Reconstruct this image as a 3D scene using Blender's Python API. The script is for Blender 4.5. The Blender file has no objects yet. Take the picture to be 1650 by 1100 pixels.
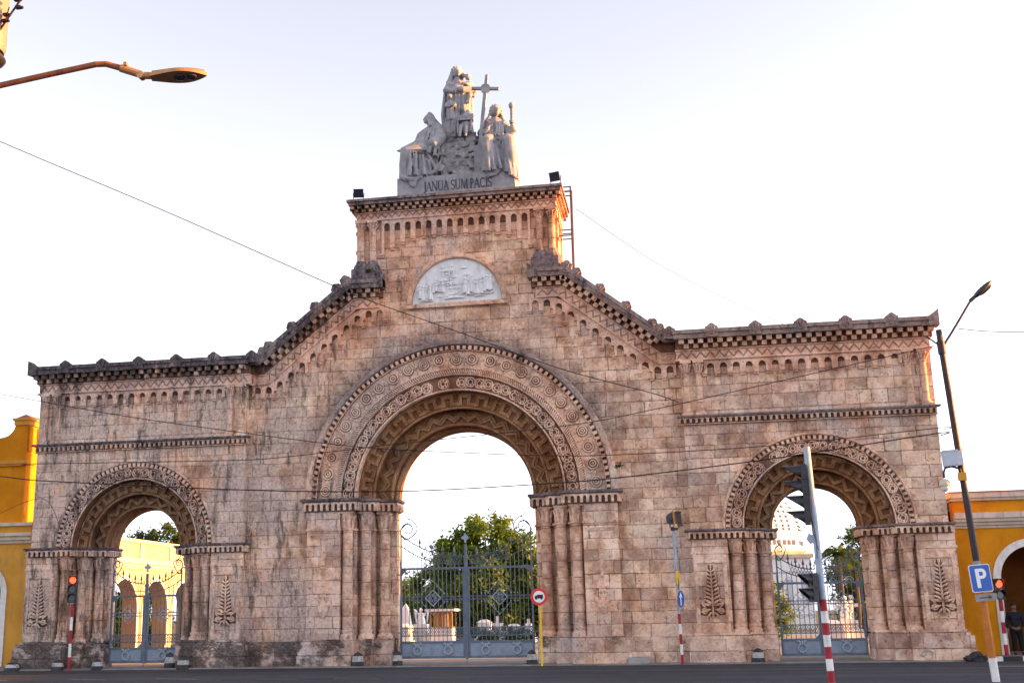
import bpy, bmesh, math, random
from math import pi, sin, cos, tan, radians, sqrt, atan2
from mathutils import Vector, Matrix
from mathutils.geometry import tessellate_polygon
random.seed(11)
SC = bpy.context.scene
COL = SC.collection
ORG = {}

# ------------------------------------------------------------------ mesh builder
class MB:
    def __init__(s): s.v = []; s.f = []
    def add(s, vs, fs):
        n = len(s.v); s.v += [tuple(v) for v in vs]; s.f += [tuple(i + n for i in f) for f in fs]; return s
    def box(s, x0, x1, y0, y1, z0, z1, M=None):
        if x1 < x0: x0, x1 = x1, x0
        vs = [Vector(p) for p in ((x0,y0,z0),(x1,y0,z0),(x1,y1,z0),(x0,y1,z0),(x0,y0,z1),(x1,y0,z1),(x1,y1,z1),(x0,y1,z1))]
        if M is not None: vs = [M @ v for v in vs]
        return s.add(vs, [(0,3,2,1),(4,5,6,7),(0,1,5,4),(1,2,6,5),(2,3,7,6),(3,0,4,7)])
    def hexa(s, a, b):           # two quads of four points each
        return s.add(list(a) + list(b), [(3,2,1,0),(4,5,6,7),(0,1,5,4),(1,2,6,5),(2,3,7,6),(3,0,4,7)])
    def prism(s, pts, fn0, fn1):  # 2D polygon lifted by two functions
        n = len(pts)
        tris = tessellate_polygon([[Vector((p[0], p[1], 0)) for p in pts]])
        vs = [fn0(*p) for p in pts] + [fn1(*p) for p in pts]
        fs = [tuple(t) for t in tris] + [tuple(i + n for i in t) for t in tris]
        fs += [(i, (i+1) % n, (i+1) % n + n, i + n) for i in range(n)]
        return s.add(vs, fs)
    def poly(s, pts, y0, y1): return s.prism(pts, lambda x, z: (x, y0, z), lambda x, z: (x, y1, z))
    def plan(s, pts, z0, z1): return s.prism(pts, lambda x, y: (x, y, z0), lambda x, y: (x, y, z1))
    def polyM(s, pts, t0, t1, M):  # polygon in M's local XZ, thickness along local Y
        return s.prism(pts, lambda x, z: M @ Vector((x, t0, z)), lambda x, z: M @ Vector((x, t1, z)))
    def tube(s, path, r, n=8, closed=False, caps=True):
        P = [Vector(p) for p in path]; m = len(P)
        R = r if isinstance(r, (list, tuple)) else [r] * m
        T = []
        for i in range(m):
            a = P[(i-1) % m] if (closed or i > 0) else P[i]
            b = P[(i+1) % m] if (closed or i < m-1) else P[i]
            d = b - a
            T.append(d.normalized() if d.length > 1e-9 else Vector((0,0,1)))
        ref = Vector((0,0,1)) if abs(T[0].z) < .9 else Vector((1,0,0))
        u = T[0].cross(ref).normalized(); vs = []
        for i in range(m):
            u = (u - T[i] * u.dot(T[i]))
            u = u.normalized() if u.length > 1e-6 else T[i].orthogonal().normalized()
            w = T[i].cross(u)
            for k in range(n):
                a = 2*pi*k/n
                vs.append(P[i] + (u*cos(a) + w*sin(a)) * R[i])
        fs = []
        for i in range(m if closed else m-1):
            for k in range(n):
                j = (i+1) % m
                fs.append((i*n+k, i*n+(k+1) % n, j*n+(k+1) % n, j*n+k))
        if caps and not closed:
            fs.append(tuple(range(n-1, -1, -1))); fs.append(tuple((m-1)*n+k for k in range(n)))
        return s.add(vs, fs)
    def lathe(s, prof, c=(0,0,0), n=16, M=None):  # prof [(r,z)], closed with caps
        vs = []; m = len(prof)
        for r, z in prof:
            for k in range(n):
                a = 2*pi*k/n
                p = Vector((r*cos(a), r*sin(a), z))
                p = M @ p if M is not None else p
                vs.append(p + Vector(c))
        fs = [(i*n+k, i*n+(k+1) % n, (i+1)*n+(k+1) % n, (i+1)*n+k) for i in range(m-1) for k in range(n)]
        fs.append(tuple(range(n-1, -1, -1))); fs.append(tuple((m-1)*n+k for k in range(n)))
        return s.add(vs, fs)
    def ball(s, c, r, nu=10, nv=6, M=None):
        if not isinstance(r, (tuple, list)): r = (r, r, r)
        c = Vector(c); vs = []
        f = (lambda p: c + (M @ Vector(p))) if M is not None else (lambda p: c + Vector(p))
        vs.append(f((0,0,-r[2])))
        for j in range(1, nv):
            b = -pi/2 + pi*j/nv
            for k in range(nu):
                a = 2*pi*k/nu
                vs.append(f((r[0]*cos(b)*cos(a), r[1]*cos(b)*sin(a), r[2]*sin(b))))
        vs.append(f((0,0,r[2]))); L = len(vs)-1
        fs = [(0, 1+(k+1) % nu, 1+k) for k in range(nu)]
        for j in range(nv-2):
            for k in range(nu):
                a = 1+j*nu+k; b = 1+j*nu+(k+1) % nu
                fs.append((a, b, b+nu, a+nu))
        fs += [(L, L-nu+k, L-nu+(k+1) % nu) for k in range(nu)]
        return s.add(vs, fs)
    def torus(s, c, R, r, ax='y', n=16, m=6, sx=1, sz=1):
        P = []
        for k in range(n):
            a = 2*pi*k/n
            x, z = R*cos(a)*sx, R*sin(a)*sz
            P.append({'y': (c[0]+x, c[1], c[2]+z), 'z': (c[0]+x, c[1]+z, c[2]), 'x': (c[0], c[1]+x, c[2]+z)}[ax])
        return s.tube(P, r, m, closed=True)
    def arch(s, cx, cz, prof, a0=0., a1=pi, n=64):   # sweep closed profile [(r,y)] round an arc in XZ
        m = len(prof); vs = []
        for i in range(n+1):
            a = a0 + (a1-a0)*i/n
            for r, y in prof: vs.append((cx + r*cos(a), y, cz + r*sin(a)))
        fs = [(i*m+k, i*m+(k+1) % m, (i+1)*m+(k+1) % m, (i+1)*m+k) for i in range(n) for k in range(m)]
        fs.append(tuple(range(m))); fs.append(tuple(n*m+k for k in range(m-1, -1, -1)))
        return s.add(vs, fs)
    def sweepxz(s, pts, prof):   # mitred sweep of closed profile [(down,y)] along a polyline in XZ
        n = len(pts); m = len(prof); vs = []
        D = [(Vector(pts[i+1]) - Vector(pts[i])).normalized() for i in range(n-1)]
        N = [Vector((-d.y, d.x)) for d in D]
        N = [q if q.y > 0 else -q for q in N]
        for i in range(n):
            if i == 0: mi = N[0]
            elif i == n-1: mi = N[-1]
            else: mi = (N[i-1] + N[i]) / (1 + N[i-1].dot(N[i]))
            for a, y in prof:
                q = Vector(pts[i]) - mi*a
                vs.append((q.x, y, q.y))
        fs = [(i*m+k, i*m+(k+1) % m, (i+1)*m+(k+1) % m, (i+1)*m+k) for i in range(n-1) for k in range(m)]
        fs.append(tuple(range(m))); fs.append(tuple((n-1)*m+k for k in range(m-1, -1, -1)))
        return s.add(vs, fs)
    def ribbon(s, pts, w, y0, y1):  # flat mitred band following a polyline in XZ
        P = [Vector(p) for p in pts]; n = len(P); A = []; B = []
        for i in range(n):
            d0 = (P[i]-P[i-1]).normalized() if i > 0 else (P[1]-P[0]).normalized()
            d1 = (P[i+1]-P[i]).normalized() if i < n-1 else d0
            n0 = Vector((-d0.y, d0.x)); n1 = Vector((-d1.y, d1.x))
            k = max(.35, 1 + n0.dot(n1))
            mi = (n0 + n1) / k
            A.append(P[i] + mi*w/2); B.append(P[i] - mi*w/2)
        vs = [(p.x, y0, p.y) for p in A] + [(p.x, y0, p.y) for p in B] + [(p.x, y1, p.y) for p in A] + [(p.x, y1, p.y) for p in B]
        fs = []
        for i in range(n-1):
            fs += [(i, i+1, n+i+1, n+i), (i, 2*n+i, 2*n+i+1, i+1), (n+i, n+i+1, 3*n+i+1, 3*n+i), (2*n+i, 3*n+i, 3*n+i+1, 2*n+i+1)]
        fs += [(0, n, 3*n, 2*n), (n-1, 3*n-1, 4*n-1, 2*n-1)]
        return s.add(vs, fs)
    def arcade(s, o, u, nrm, L, z0, z1, pitch, wf=.56, depth=.1, zs=None, corbel=0., seg=6, ph=0.):
        # row of small hanging arches on a wall: o start, u direction, nrm outward
        o = Vector(o); u = Vector(u).normalized(); nrm = Vector(nrm).normalized()
        k = max(1, round(L/pitch)); p = L/k
        for i in range(k):
            a = p*(1-wf)/2; r = p*wf/2; zt = (z1 - (z1-z0)*.18 - r) if zs is None else zs
            pts = [(0, z0), (0, z1), (p, z1), (p, z0), (p-a, z0), (p-a, zt)]
            pts += [(p/2 + r*cos(pi*j/seg), zt + r*sin(pi*j/seg)) for j in range(1, seg)]
            pts += [(a, zt), (a, z0)]
            b = o + u*(p*i)
            s.prism(pts, lambda x, z: b + u*x + Vector((0,0,z)), lambda x, z: b + u*x + nrm*depth + Vector((0,0,z)))
            if corbel:
                c = b
                for (h0, h1, d) in ((0, corbel*.45, depth*1.18), (corbel*.45, corbel, depth*.7)):
                    q = [c - u*a*.92 + Vector((0,0,z0-h1)), c + u*a*.92 + Vector((0,0,z0-h1)), c + u*a*.92 + nrm*d + Vector((0,0,z0-h1)), c - u*a*.92 + nrm*d + Vector((0,0,z0-h1))]
                    t = [v + Vector((0,0,h1-h0)) for v in q]
                    s.hexa(q, t)
        return s
    def mesh(s, org=(0,0,0)):
        me = bpy.data.meshes.new('m')
        ox, oy, oz = org
        me.from_pydata([(x-ox, y-oy, z-oz) for x, y, z in s.v], [], s.f)
        bm = bmesh.new(); bm.from_mesh(me)
        bmesh.ops.recalc_face_normals(bm, faces=bm.faces[:])
        bm.to_mesh(me); bm.free()
        return me
    def build(s, name, mat, parent=None, smooth=False):
        org = ORG.get(parent.name, (0,0,0)) if parent else (0,0,0)
        me = s.mesh(org)
        return link(name, me, mat, parent, smooth)

def link(name, me, mat, parent=None, smooth=False, angle=40):
    me.name = name
    o = bpy.data.objects.new(name, me); COL.objects.link(o)
    if mat: me.materials.append(mat)
    if smooth:
        me.polygons.foreach_set('use_smooth', [True]*len(me.polygons))
        try: me.set_sharp_from_angle(angle=radians(angle))
        except Exception: pass
    if parent:
        o.parent = parent; ORG[o.name] = ORG.get(parent.name, (0,0,0))
    return o
def tag(o, label=None, cat=None, group=None, kind=None):
    if label: o['label'] = label
    if cat: o['category'] = cat
    if group: o['group'] = group
    if kind: o['kind'] = kind
    return o
def thing(name, label, cat, loc=(0,0,0), group=None):
    o = bpy.data.objects.new(name, None); COL.objects.link(o)
    o.location = loc; o.empty_display_size = .3
    ORG[o.name] = tuple(loc)
    return tag(o, label, cat, group)
def copy_tree(o, parent=None):
    c = o.copy(); COL.objects.link(c)
    if parent: c.parent = parent
    for ch in list(o.children): copy_tree(ch, c)
    return c

# ------------------------------------------------------------------ materials
class G:
    def __init__(s, name):
        s.m = bpy.data.materials.new(name); s.m.use_nodes = True
        s.t = s.m.node_tree; s.t.nodes.clear()
        s.out = s.t.nodes.new('ShaderNodeOutputMaterial')
        s.b = s.t.nodes.new('ShaderNodeBsdfPrincipled')
        s.t.links.new(s.b.outputs[0], s.out.inputs[0])
    def n(s, typ, ins=None, **kw):
        nd = s.t.nodes.new(typ)
        for k, v in kw.items(): setattr(nd, k, v)
        for k, v in (ins or {}).items(): s.set(nd, k, v)
        return nd
    def set(s, nd, k, v):
        sk = nd.inputs[k]
        if isinstance(v, bpy.types.NodeSocket): s.t.links.new(v, sk)
        elif isinstance(v, bpy.types.Node): s.t.links.new(v.outputs[0], sk)
        else:
            if isinstance(v, tuple) and len(v) == 3 and sk.type == 'RGBA': v = (*v, 1)
            sk.default_value = v
    def math(s, op, a, b=0., c=0.):
        nd = s.n('ShaderNodeMath', operation=op); s.set(nd, 0, a); s.set(nd, 1, b); s.set(nd, 2, c); return nd.outputs[0]
    def mix(s, f, a, b, blend='MIX'):
        nd = s.n('ShaderNodeMix', data_type='RGBA', blend_type=blend)
        s.set(nd, 0, f); s.set(nd, 6, a); s.set(nd, 7, b); return nd.outputs[2]
    def ramp(s, f, stops, interp='LINEAR'):
        nd = s.n('ShaderNodeValToRGB'); s.set(nd, 0, f); cr = nd.color_ramp; cr.interpolation = interp
        while len(cr.elements) < len(stops): cr.elements.new(.5)
        for e, (p, c) in zip(cr.elements, stops):
            e.position = p; e.color = (*c, 1) if len(c) == 3 else c
        return nd.outputs[0]
    def step(s, x, a, b):
        nd = s.n('ShaderNodeMapRange', interpolation_type='SMOOTHSTEP'); s.set(nd, 0, x); s.set(nd, 1, a); s.set(nd, 2, b); return nd.outputs[0]
    def noise(s, vec, scale, detail=4., rough=.6, dim='3D'):
        nd = s.n('ShaderNodeTexNoise', {'Vector': vec, 'Scale': scale, 'Detail': detail, 'Roughness': rough}); return nd.outputs[0]
    def pos(s): return s.n('ShaderNodeNewGeometry').outputs['Position']
    def bump(s, h, strength=.3, dist=.02):
        nd = s.n('ShaderNodeBump', {'Height': h, 'Strength': strength, 'Distance': dist}); s.set(s.b, 'Normal', nd.outputs[0])
    def done(s, col, rough=.85, metal=0., spec=.3):
        s.set(s.b, 'Base Color', col); s.set(s.b, 'Roughness', rough); s.set(s.b, 'Metallic', metal); s.set(s.b, 'Specular IOR Level', spec); return s.m

def stone(name, mode='ashlar', tint=(1,1,1), dirt=.5, h=.45, w=.64, dark=0., joints=True, blot=(1.5,1.5,.34), dz=None):
    g = G(name); p = g.pos(); xyz = g.n('ShaderNodeSeparateXYZ', {0: p})
    x, y, z = xyz.outputs[0], xyz.outputs[1], xyz.outputs[2]
    fine = g.noise(p, 9., 6., .72); grit = g.noise(p, 38., 3., .65)
    big = g.noise(p, .42, 4., .62); mid = g.noise(p, 1.7, 5., .68)
    pit = g.n('ShaderNodeTexVoronoi', {'Vector': p, 'Scale': 6.}).outputs['Distance']
    stops = [(0., (.70,.48,.37)), (.16, (.77,.56,.42)), (.32, (.84,.63,.48)), (.46, (.70,.50,.40)), (.6, (.78,.55,.44)), (.74, (.86,.68,.54)), (.87, (.74,.50,.36)), (1., (.68,.50,.42))]
    if mode == 'ashlar':
        u = g.math('ADD', x, y)
        wob = g.math('MULTIPLY', g.math('SUBTRACT', g.noise(p, 2.6, 3.), .5), .035)
        v = g.math('ADD', z, wob); u = g.math('ADD', u, wob)
        vr = g.math('ADD', g.math('DIVIDE', v, h), g.math('MULTIPLY', g.math('SINE', g.math('MULTIPLY', v, 3.1)), .12))
        row = g.math('FLOOR', vr); fv = g.math('FRACT', vr)
        rr = g.n('ShaderNodeTexWhiteNoise', {'W': row}, noise_dimensions='1D').outputs[0]
        uu = g.math('ADD', g.math('DIVIDE', u, w), g.math('MULTIPLY', rr, 7.31))
        uu = g.math('ADD', uu, g.math('MULTIPLY', g.math('SINE', g.math('ADD', g.math('MULTIPLY', u, 2.3), g.math('MULTIPLY', row, 2.37))), .36))
        cell = g.math('FLOOR', uu); fu = g.math('FRACT', uu)
        cv = g.n('ShaderNodeCombineXYZ', {0: cell, 1: row, 2: 0.})
        rnd = g.n('ShaderNodeTexWhiteNoise', {'Vector': cv.outputs[0]}, noise_dimensions='2D')
        du = g.math('MULTIPLY', g.math('MINIMUM', fu, g.math('SUBTRACT', 1., fu)), w)
        dv = g.math('MULTIPLY', g.math('MINIMUM', fv, g.math('SUBTRACT', 1., fv)), h)
        d = g.math('ADD', g.math('MINIMUM', du, dv), g.math('MULTIPLY', g.math('SUBTRACT', fine, .5), .03))
        jw = g.math('ADD', .007, g.math('MULTIPLY', g.step(mid, .45, .7), .012))
        joint = g.math('MULTIPLY', g.math('SUBTRACT', 1., g.step(g.math('SUBTRACT', d, jw), -.008, .010)), g.math('ADD', .50, g.math('MULTIPLY', g.step(g.noise(p, 1.1, 3.), .38, .66), .50)))
        sc = g.n('ShaderNodeSeparateColor', {0: rnd.outputs[1]})
        rv = rnd.outputs[0]; rough_block = sc.outputs[2]
        val = g.math('ADD', .76, g.math('MULTIPLY', sc.outputs[1], .38))
    else:
        rv = g.step(g.noise(p, .9, 3.), .3, .7); joint = None; val = None; rough_block = .5
        if joints:
            vr = g.math('FRACT', g.math('DIVIDE', g.math('ADD', z, g.math('MULTIPLY', mid, .05)), h))
            dv = g.math('MULTIPLY', g.math('MINIMUM', vr, g.math('SUBTRACT', 1., vr)), h)
            joint = g.math('MULTIPLY', g.math('SUBTRACT', 1., g.step(dv, .003, .018)), .8)
    col = g.ramp(rv, stops)
    if val is not None:
        cc = g.n('ShaderNodeCombineColor', {0: val, 1: val, 2: val}); col = g.mix(1., col, cc.outputs[0], 'MULTIPLY')
    # ochre and rosy mineral patches, pale lime bloom
    col = g.mix(g.math('MULTIPLY', g.step(mid, .54, .70), .60), col, (.60,.34,.16))
    col = g.mix(g.math('MULTIPLY', g.step(g.noise(p, 2.3, 6., .75), .54, .70), .50), col, (.66,.31,.22))
    col = g.mix(g.math('MULTIPLY', g.step(g.noise(p, 3.7, 6., .75), .55, .72), .50), col, (.92,.78,.66))
    col = g.mix(g.math('MULTIPLY', g.step(fine, .58, .40), .34), col, g.mix(1., col, (.52,.42,.38), 'MULTIPLY'))
    mt = g.noise(g.n('ShaderNodeMapping', {0: p, 1: (7.3, 2.1, 4.4)}).outputs[0], 1.15, 6., .62)
    col = g.mix(g.math('MULTIPLY', g.step(mt, .47, .62), .80), col, g.mix(1., col, (.56,.47,.44), 'MULTIPLY'))
    col = g.mix(g.math('MULTIPLY', g.step(mt, .47, .34), .45), col, (.92,.76,.66))
    m2 = g.noise(g.n('ShaderNodeMapping', {0: p, 1: (1.3, 9.1, 2.4)}).outputs[0], 3.1, 6., .68)
    col = g.mix(g.math('MULTIPLY', g.step(m2, .52, .68), .60), col, g.mix(1., col, (.60,.48,.43), 'MULTIPLY'))
    rb = g.step(g.noise(p, .33, 3., .55), .46, .64)
    hz = g.step(z, 9., 15.)
    col = g.mix(g.math('MULTIPLY', g.math('ADD', rb, hz), .42), col, g.mix(1., col, (.84,.62,.50), 'MULTIPLY'))
    # cooler grey lichen, stronger towards the west wing
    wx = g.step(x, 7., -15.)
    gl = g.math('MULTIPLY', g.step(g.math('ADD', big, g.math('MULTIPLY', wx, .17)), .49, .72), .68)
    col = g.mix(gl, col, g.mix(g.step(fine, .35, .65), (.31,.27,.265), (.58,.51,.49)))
    # small dark pits, thicker in badly weathered blocks
    pk = g.math('MULTIPLY', g.math('SUBTRACT', 1., g.step(pit, .05, .26)), g.step(g.math('ADD', mid, g.math('MULTIPLY', rough_block, .25)), .52, .68))
    col = g.mix(g.math('MULTIPLY', pk, .8), col, (.13,.08,.06))
    # black biofilm blotches with run-off streaks
    st = g.n('ShaderNodeMapping', {0: p, 3: blot}).outputs[0]
    blk = g.noise(st, 1.5, 7., .74)
    lo, hi = .67 - .25*dirt, .82 - .28*dirt
    bw = g.step(g.math('ADD', blk, g.math('MULTIPLY', g.math('SUBTRACT', wx, .45), .24*dirt)), lo, hi)
    col = g.mix(g.math('MULTIPLY', bw, min(1., .5 + .42*dirt)), col, g.mix(g.step(fine, .42, .62), (.010,.009,.010), (.075,.062,.060)))
    if mode == 'ashlar':
        zz = g.math('SUBTRACT', z, 6.2); rad = g.math('SQRT', g.math('ADD', g.math('MULTIPLY', x, x), g.math('MULTIPLY', zz, zz)))
        rn = g.n('ShaderNodeMapping', {0: p, 3: (2.6, 2.6, .22)}).outputs[0]; run = g.step(g.noise(rn, 1.6, 5., .7), .46, .66)
        ax = g.math('ABSOLUTE', x)
        l1 = g.math('MULTIPLY', g.math('MULTIPLY', g.step(z, 6.9, 8.45), g.math('LESS_THAN', z, 8.52)), g.math('GREATER_THAN', ax, 8.3))
        l2 = g.math('MULTIPLY', g.step(z, 9.3, 10.7), g.math('GREATER_THAN', ax, 8.3))
        l3 = g.math('MULTIPLY', g.step(z, 4.6, 5.72), g.math('MULTIPLY', g.math('LESS_THAN', z, 5.78), g.math('LESS_THAN', ax, 6.1)))
        ll = g.math('MULTIPLY', g.math('MAXIMUM', g.math('MAXIMUM', l1, l2), l3), run)
        col = g.mix(g.math('MULTIPLY', ll, .62), col, g.mix(g.step(fine, .4, .6), (.09,.07,.065), (.24,.20,.185)))
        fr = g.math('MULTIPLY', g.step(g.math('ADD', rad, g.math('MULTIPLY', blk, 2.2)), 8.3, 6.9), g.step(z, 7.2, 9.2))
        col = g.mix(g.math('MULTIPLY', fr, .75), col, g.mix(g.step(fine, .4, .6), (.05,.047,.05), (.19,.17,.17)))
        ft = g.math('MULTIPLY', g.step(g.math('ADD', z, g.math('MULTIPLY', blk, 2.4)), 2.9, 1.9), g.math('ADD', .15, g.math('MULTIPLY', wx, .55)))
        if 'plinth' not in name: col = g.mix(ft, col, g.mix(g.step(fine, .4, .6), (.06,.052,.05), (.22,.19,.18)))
    if joint is not None: col = g.mix(g.math('MULTIPLY', g.math('MULTIPLY', joint, g.math('SUBTRACT', 1., g.math('MULTIPLY', wx, .35))), .80), col, (.13,.06,.045))
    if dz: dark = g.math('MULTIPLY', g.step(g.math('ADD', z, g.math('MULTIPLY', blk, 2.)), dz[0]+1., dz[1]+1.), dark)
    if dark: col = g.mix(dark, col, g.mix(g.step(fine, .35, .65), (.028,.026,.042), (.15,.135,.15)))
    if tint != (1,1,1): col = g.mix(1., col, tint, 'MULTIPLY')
    hh = g.math('ADD', g.math('MULTIPLY', fine, .7), g.math('MULTIPLY', grit, .35))
    hh = g.math('SUBTRACT', hh, g.math('MULTIPLY', pk, .5))
    if joint is not None: hh = g.math('SUBTRACT', hh, g.math('MULTIPLY', joint, 1.1))
    g.bump(hh, .75, .04)
    return g.done(col, .92, 0., .12)

def noisy(name, c0, c1, scale=3., rough=.7, metal=0., spec=.3, bump=.1, stain=None, stretch=(1,1,1), bscale=30.):
    g = G(name); p = g.pos()
    mp = g.n('ShaderNodeMapping', {0: p, 3: stretch}).outputs[0]
    nz = g.noise(mp, scale, 5., .65)
    col = g.mix(g.step(nz, .3, .7), c0, c1)
    if stain:
        sc, amt = stain
        st = g.n('ShaderNodeMapping', {0: p, 3: (2.2, 2.2, .35)}).outputs[0]
        col = g.mix(g.math('MULTIPLY', g.step(g.noise(st, 1.8, 6., .7), .5, .75), amt), col, sc)
    if bump: g.bump(g.noise(p, bscale, 4., .6), bump, .01)
    return g.done(col, rough, metal, spec)

M = {}
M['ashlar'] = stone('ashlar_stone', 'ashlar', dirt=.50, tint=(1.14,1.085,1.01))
M['pierstone'] = stone('pale_pier_stone', 'ashlar', dirt=.36, tint=(1.16,1.11,1.05), w=.8)
M['carved'] = stone('carved_stone', 'plain', dirt=.55, joints=False, tint=(1.10,1.03,.96))
M['shaft'] = stone('column_stone', 'plain', dirt=.56, joints=True, h=.62, tint=(1.0,.90,.82))
M['cornice'] = stone('cornice_stone', 'plain', dirt=.50, joints=False, tint=(1.14,1.03,.96))
M['billet'] = stone('billet_stone', 'plain', dirt=.80, joints=False, tint=(.95,.88,.80))
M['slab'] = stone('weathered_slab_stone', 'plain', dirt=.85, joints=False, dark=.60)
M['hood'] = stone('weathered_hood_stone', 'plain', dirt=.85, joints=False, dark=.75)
M['plinth'] = stone('plinth_stone', 'ashlar', dirt=.80, h=.48, w=.9, blot=(.75,.75,.8))
M['soffit'] = stone('shade_tinted_order_stone', 'plain', dirt=.30, joints=False, tint=(.46,.34,.22))  # order ornament, shade of the deep arch put into its tint
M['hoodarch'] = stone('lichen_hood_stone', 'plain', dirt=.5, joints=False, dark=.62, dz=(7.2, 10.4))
M['vault'] = stone('shade_tinted_arch_stone', 'plain', dirt=.42, joints=False, tint=(.34,.23,.135))  # recessed arch stone, darkened so the portal's shade is in the colour
M['ground'] = stone('sooty_shaded_recess_stone', 'plain', dirt=.5, joints=False, tint=(.31,.24,.205))  # soot and the shade of the recesses together in one dark tint
M['notch'] = stone('notched_stone', 'plain', dirt=.5, joints=False, tint=(.52,.44,.40))
M['carvedl'] = stone('pale_carved_stone', 'plain', dirt=.40, joints=False, tint=(1.12,1.06,.99))
M['marble'] = noisy('white_marble', (.23,.225,.24), (.345,.335,.35), 2.2, .8, 0, .2, .35, ((.12,.115,.125), .8), bscale=12.)
M['marble_rough'] = noisy('rough_marble', (.20,.19,.20), (.40,.385,.385), 5., .85, 0, .2, 1., ((.08,.075,.08), .8), bscale=9.)
M['relief'] = noisy('relief_marble', (.66,.655,.65), (.80,.79,.78), 2.2, .75, 0, .2, .5, ((.20,.18,.17), .55), bscale=12.)
M['letter'] = noisy('incised_letter', (.045,.045,.055), (.08,.08,.09), 6., .8, bump=0)
M['gate'] = noisy('blue_grey_paint', (.085,.11,.15), (.125,.155,.20), 4., .5, 0, .4, .08, ((.17,.13,.11), .35))
M['gatep'] = noisy('light_blue_grey_paint', (.19,.24,.31), (.25,.30,.375), 4., .55, 0, .3, .08, ((.16,.12,.10), .35))
M['wreath'] = noisy('pale_blue_paint', (.26,.31,.37), (.36,.41,.47), 5., .5, 0, .4, .05)
M['yellow'] = noisy('ochre_wall_paint', (.50,.185,.006), (.66,.275,.012), .7, .9, 0, .15, .25, ((.34,.135,.02), .75))
M['yellow_d'] = noisy('faded_ochre_paint', (.52,.25,.035), (.64,.33,.06), .8, .9, 0, .15, .25, ((.34,.21,.09), .75))
M['cream'] = noisy('cream_trim_paint', (.48,.41,.31), (.60,.525,.42), 1.5, .85, 0, .2, .1, ((.30,.22,.17), .6))
M['arcade'] = noisy('pale_ochre_wash', (.40,.31,.19), (.48,.385,.25), 1., .85, 0, .2, .12, ((.45,.33,.18), .5))
M['white'] = noisy('white_wash', (.70,.70,.70), (.80,.80,.80), 1.2, .85, 0, .2, .1, ((.42,.41,.40), .35))
M['stainwhite'] = noisy('stained_white_trim', (.52,.46,.39), (.64,.585,.52), 1.5, .85, 0, .2, .1, ((.16,.10,.08), .95))
M['blackmetal'] = noisy('black_metal', (.012,.012,.016), (.03,.03,.036), 5., .45, .0, .5, .05)
M['darkglass'] = noisy('dark_glass', (.015,.018,.025), (.03,.035,.045), 1., .12, 0, .6, 0)
M['pole_dark'] = noisy('dark_pole_paint', (.022,.014,.020), (.05,.028,.03), 5., .55, .2, .4, .1, ((.10,.035,.02), .5))
M['galv'] = noisy('galvanised_steel', (.26,.31,.39), (.35,.40,.48), 6., .55, .1, .5, .05)
M['red'] = noisy('red_paint', (.26,.010,.022), (.40,.018,.03), 5., .55, 0, .3, .05, ((.16,.03,.03), .6))
M['shadedwall'] = noisy('shade_darkened_wall', (.13,.055,.012), (.19,.085,.022), 1., .9, 0, .1, .1)  # doorway shade put into the colour of the inner wall
M['rust_arm'] = noisy('rusty_arm_paint', (.20,.055,.03), (.34,.11,.04), 9., .6, 0, .3, .1, ((.10,.03,.02), .5))
M['leafdoor'] = noisy('dark_green_door', (.03,.045,.035), (.05,.07,.05), 3., .6, 0, .3, .1)
M['whitep'] = noisy('white_paint', (.62,.60,.56), (.76,.75,.71), 5., .55, 0, .4, .05, ((.32,.26,.21), .5))
M['yellowp'] = noisy('yellow_paint', (.72,.45,.01), (.80,.52,.015), 5., .5, 0, .4, .05)
M['orange'] = noisy('orange_rust_paint', (.42,.13,.02), (.52,.18,.03), 6., .6, 0, .3, .1, ((.20,.06,.02), .5))
M['signblue'] = noisy('sign_blue', (.015,.09,.42), (.02,.11,.48), 3., .35, 0, .5, 0)
M['signred'] = noisy('sign_red', (.66,.02,.015), (.70,.03,.02), 3., .4, 0, .5, 0)
M['signwhite'] = noisy('sign_white', (.78,.78,.78), (.84,.84,.84), 3., .4, 0, .5, 0)
M['black'] = noisy('black_paint', (.012,.012,.012), (.025,.025,.025), 5., .6, 0, .4, .05)
M['plastic'] = noisy('grey_plastic', (.42,.46,.54), (.50,.54,.60), 4., .5, 0, .4, .03)
M['cable'] = noisy('cable_rubber', (.012,.008,.014), (.025,.018,.03), 8., .6, 0, .3, 0)
M['concrete'] = noisy('concrete', (.24,.23,.22), (.34,.325,.31), 3., .9, 0, .2, .4, ((.10,.09,.085), .5))
M['bollardw'] = noisy('scuffed_white', (.22,.215,.21), (.48,.47,.45), 8., .8, 0, .2, .2)
M['bollard'] = noisy('bollard_black', (.018,.017,.02), (.05,.048,.05), 6., .7, 0, .3, .3)
M['bark'] = noisy('bark', (.06,.045,.035), (.14,.11,.085), 6., .95, 0, .1, .8, stretch=(1,1,.25))
M['tile'] = noisy('red_tile', (.34,.11,.06), (.46,.17,.09), 3., .85, 0, .2, .3)
M['wood'] = noisy('ochre_wood', (.20,.115,.035), (.28,.16,.05), 3., .7, 0, .3, .1, stretch=(3,3,.4))
M['bluewin'] = noisy('blue_window', (.015,.03,.10), (.03,.05,.14), 2., .5, 0, .3, 0)
M['steel_rust'] = noisy('rusty_pipe', (.030,.013,.014), (.06,.024,.02), 6., .7, .3, .3, .1)
M['luminaire'] = noisy('sun_tinted_lamp_casting', (.42,.20,.08), (.54,.28,.13), 6., .4, .5, .5, .03)  # glow of the low orange sun put into the lamp head colour
M['skin'] = noisy('skin', (.13,.07,.045), (.17,.095,.06), 8., .6, 0, .4, .05)
M['cloth_d'] = noisy('dark_cloth', (.009,.009,.012), (.016,.016,.02), 9., .9, 0, .1, .3)
M['cloth_b'] = noisy('charcoal_cloth', (.012,.013,.02), (.024,.025,.034), 9., .9, 0, .1, .3)
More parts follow.
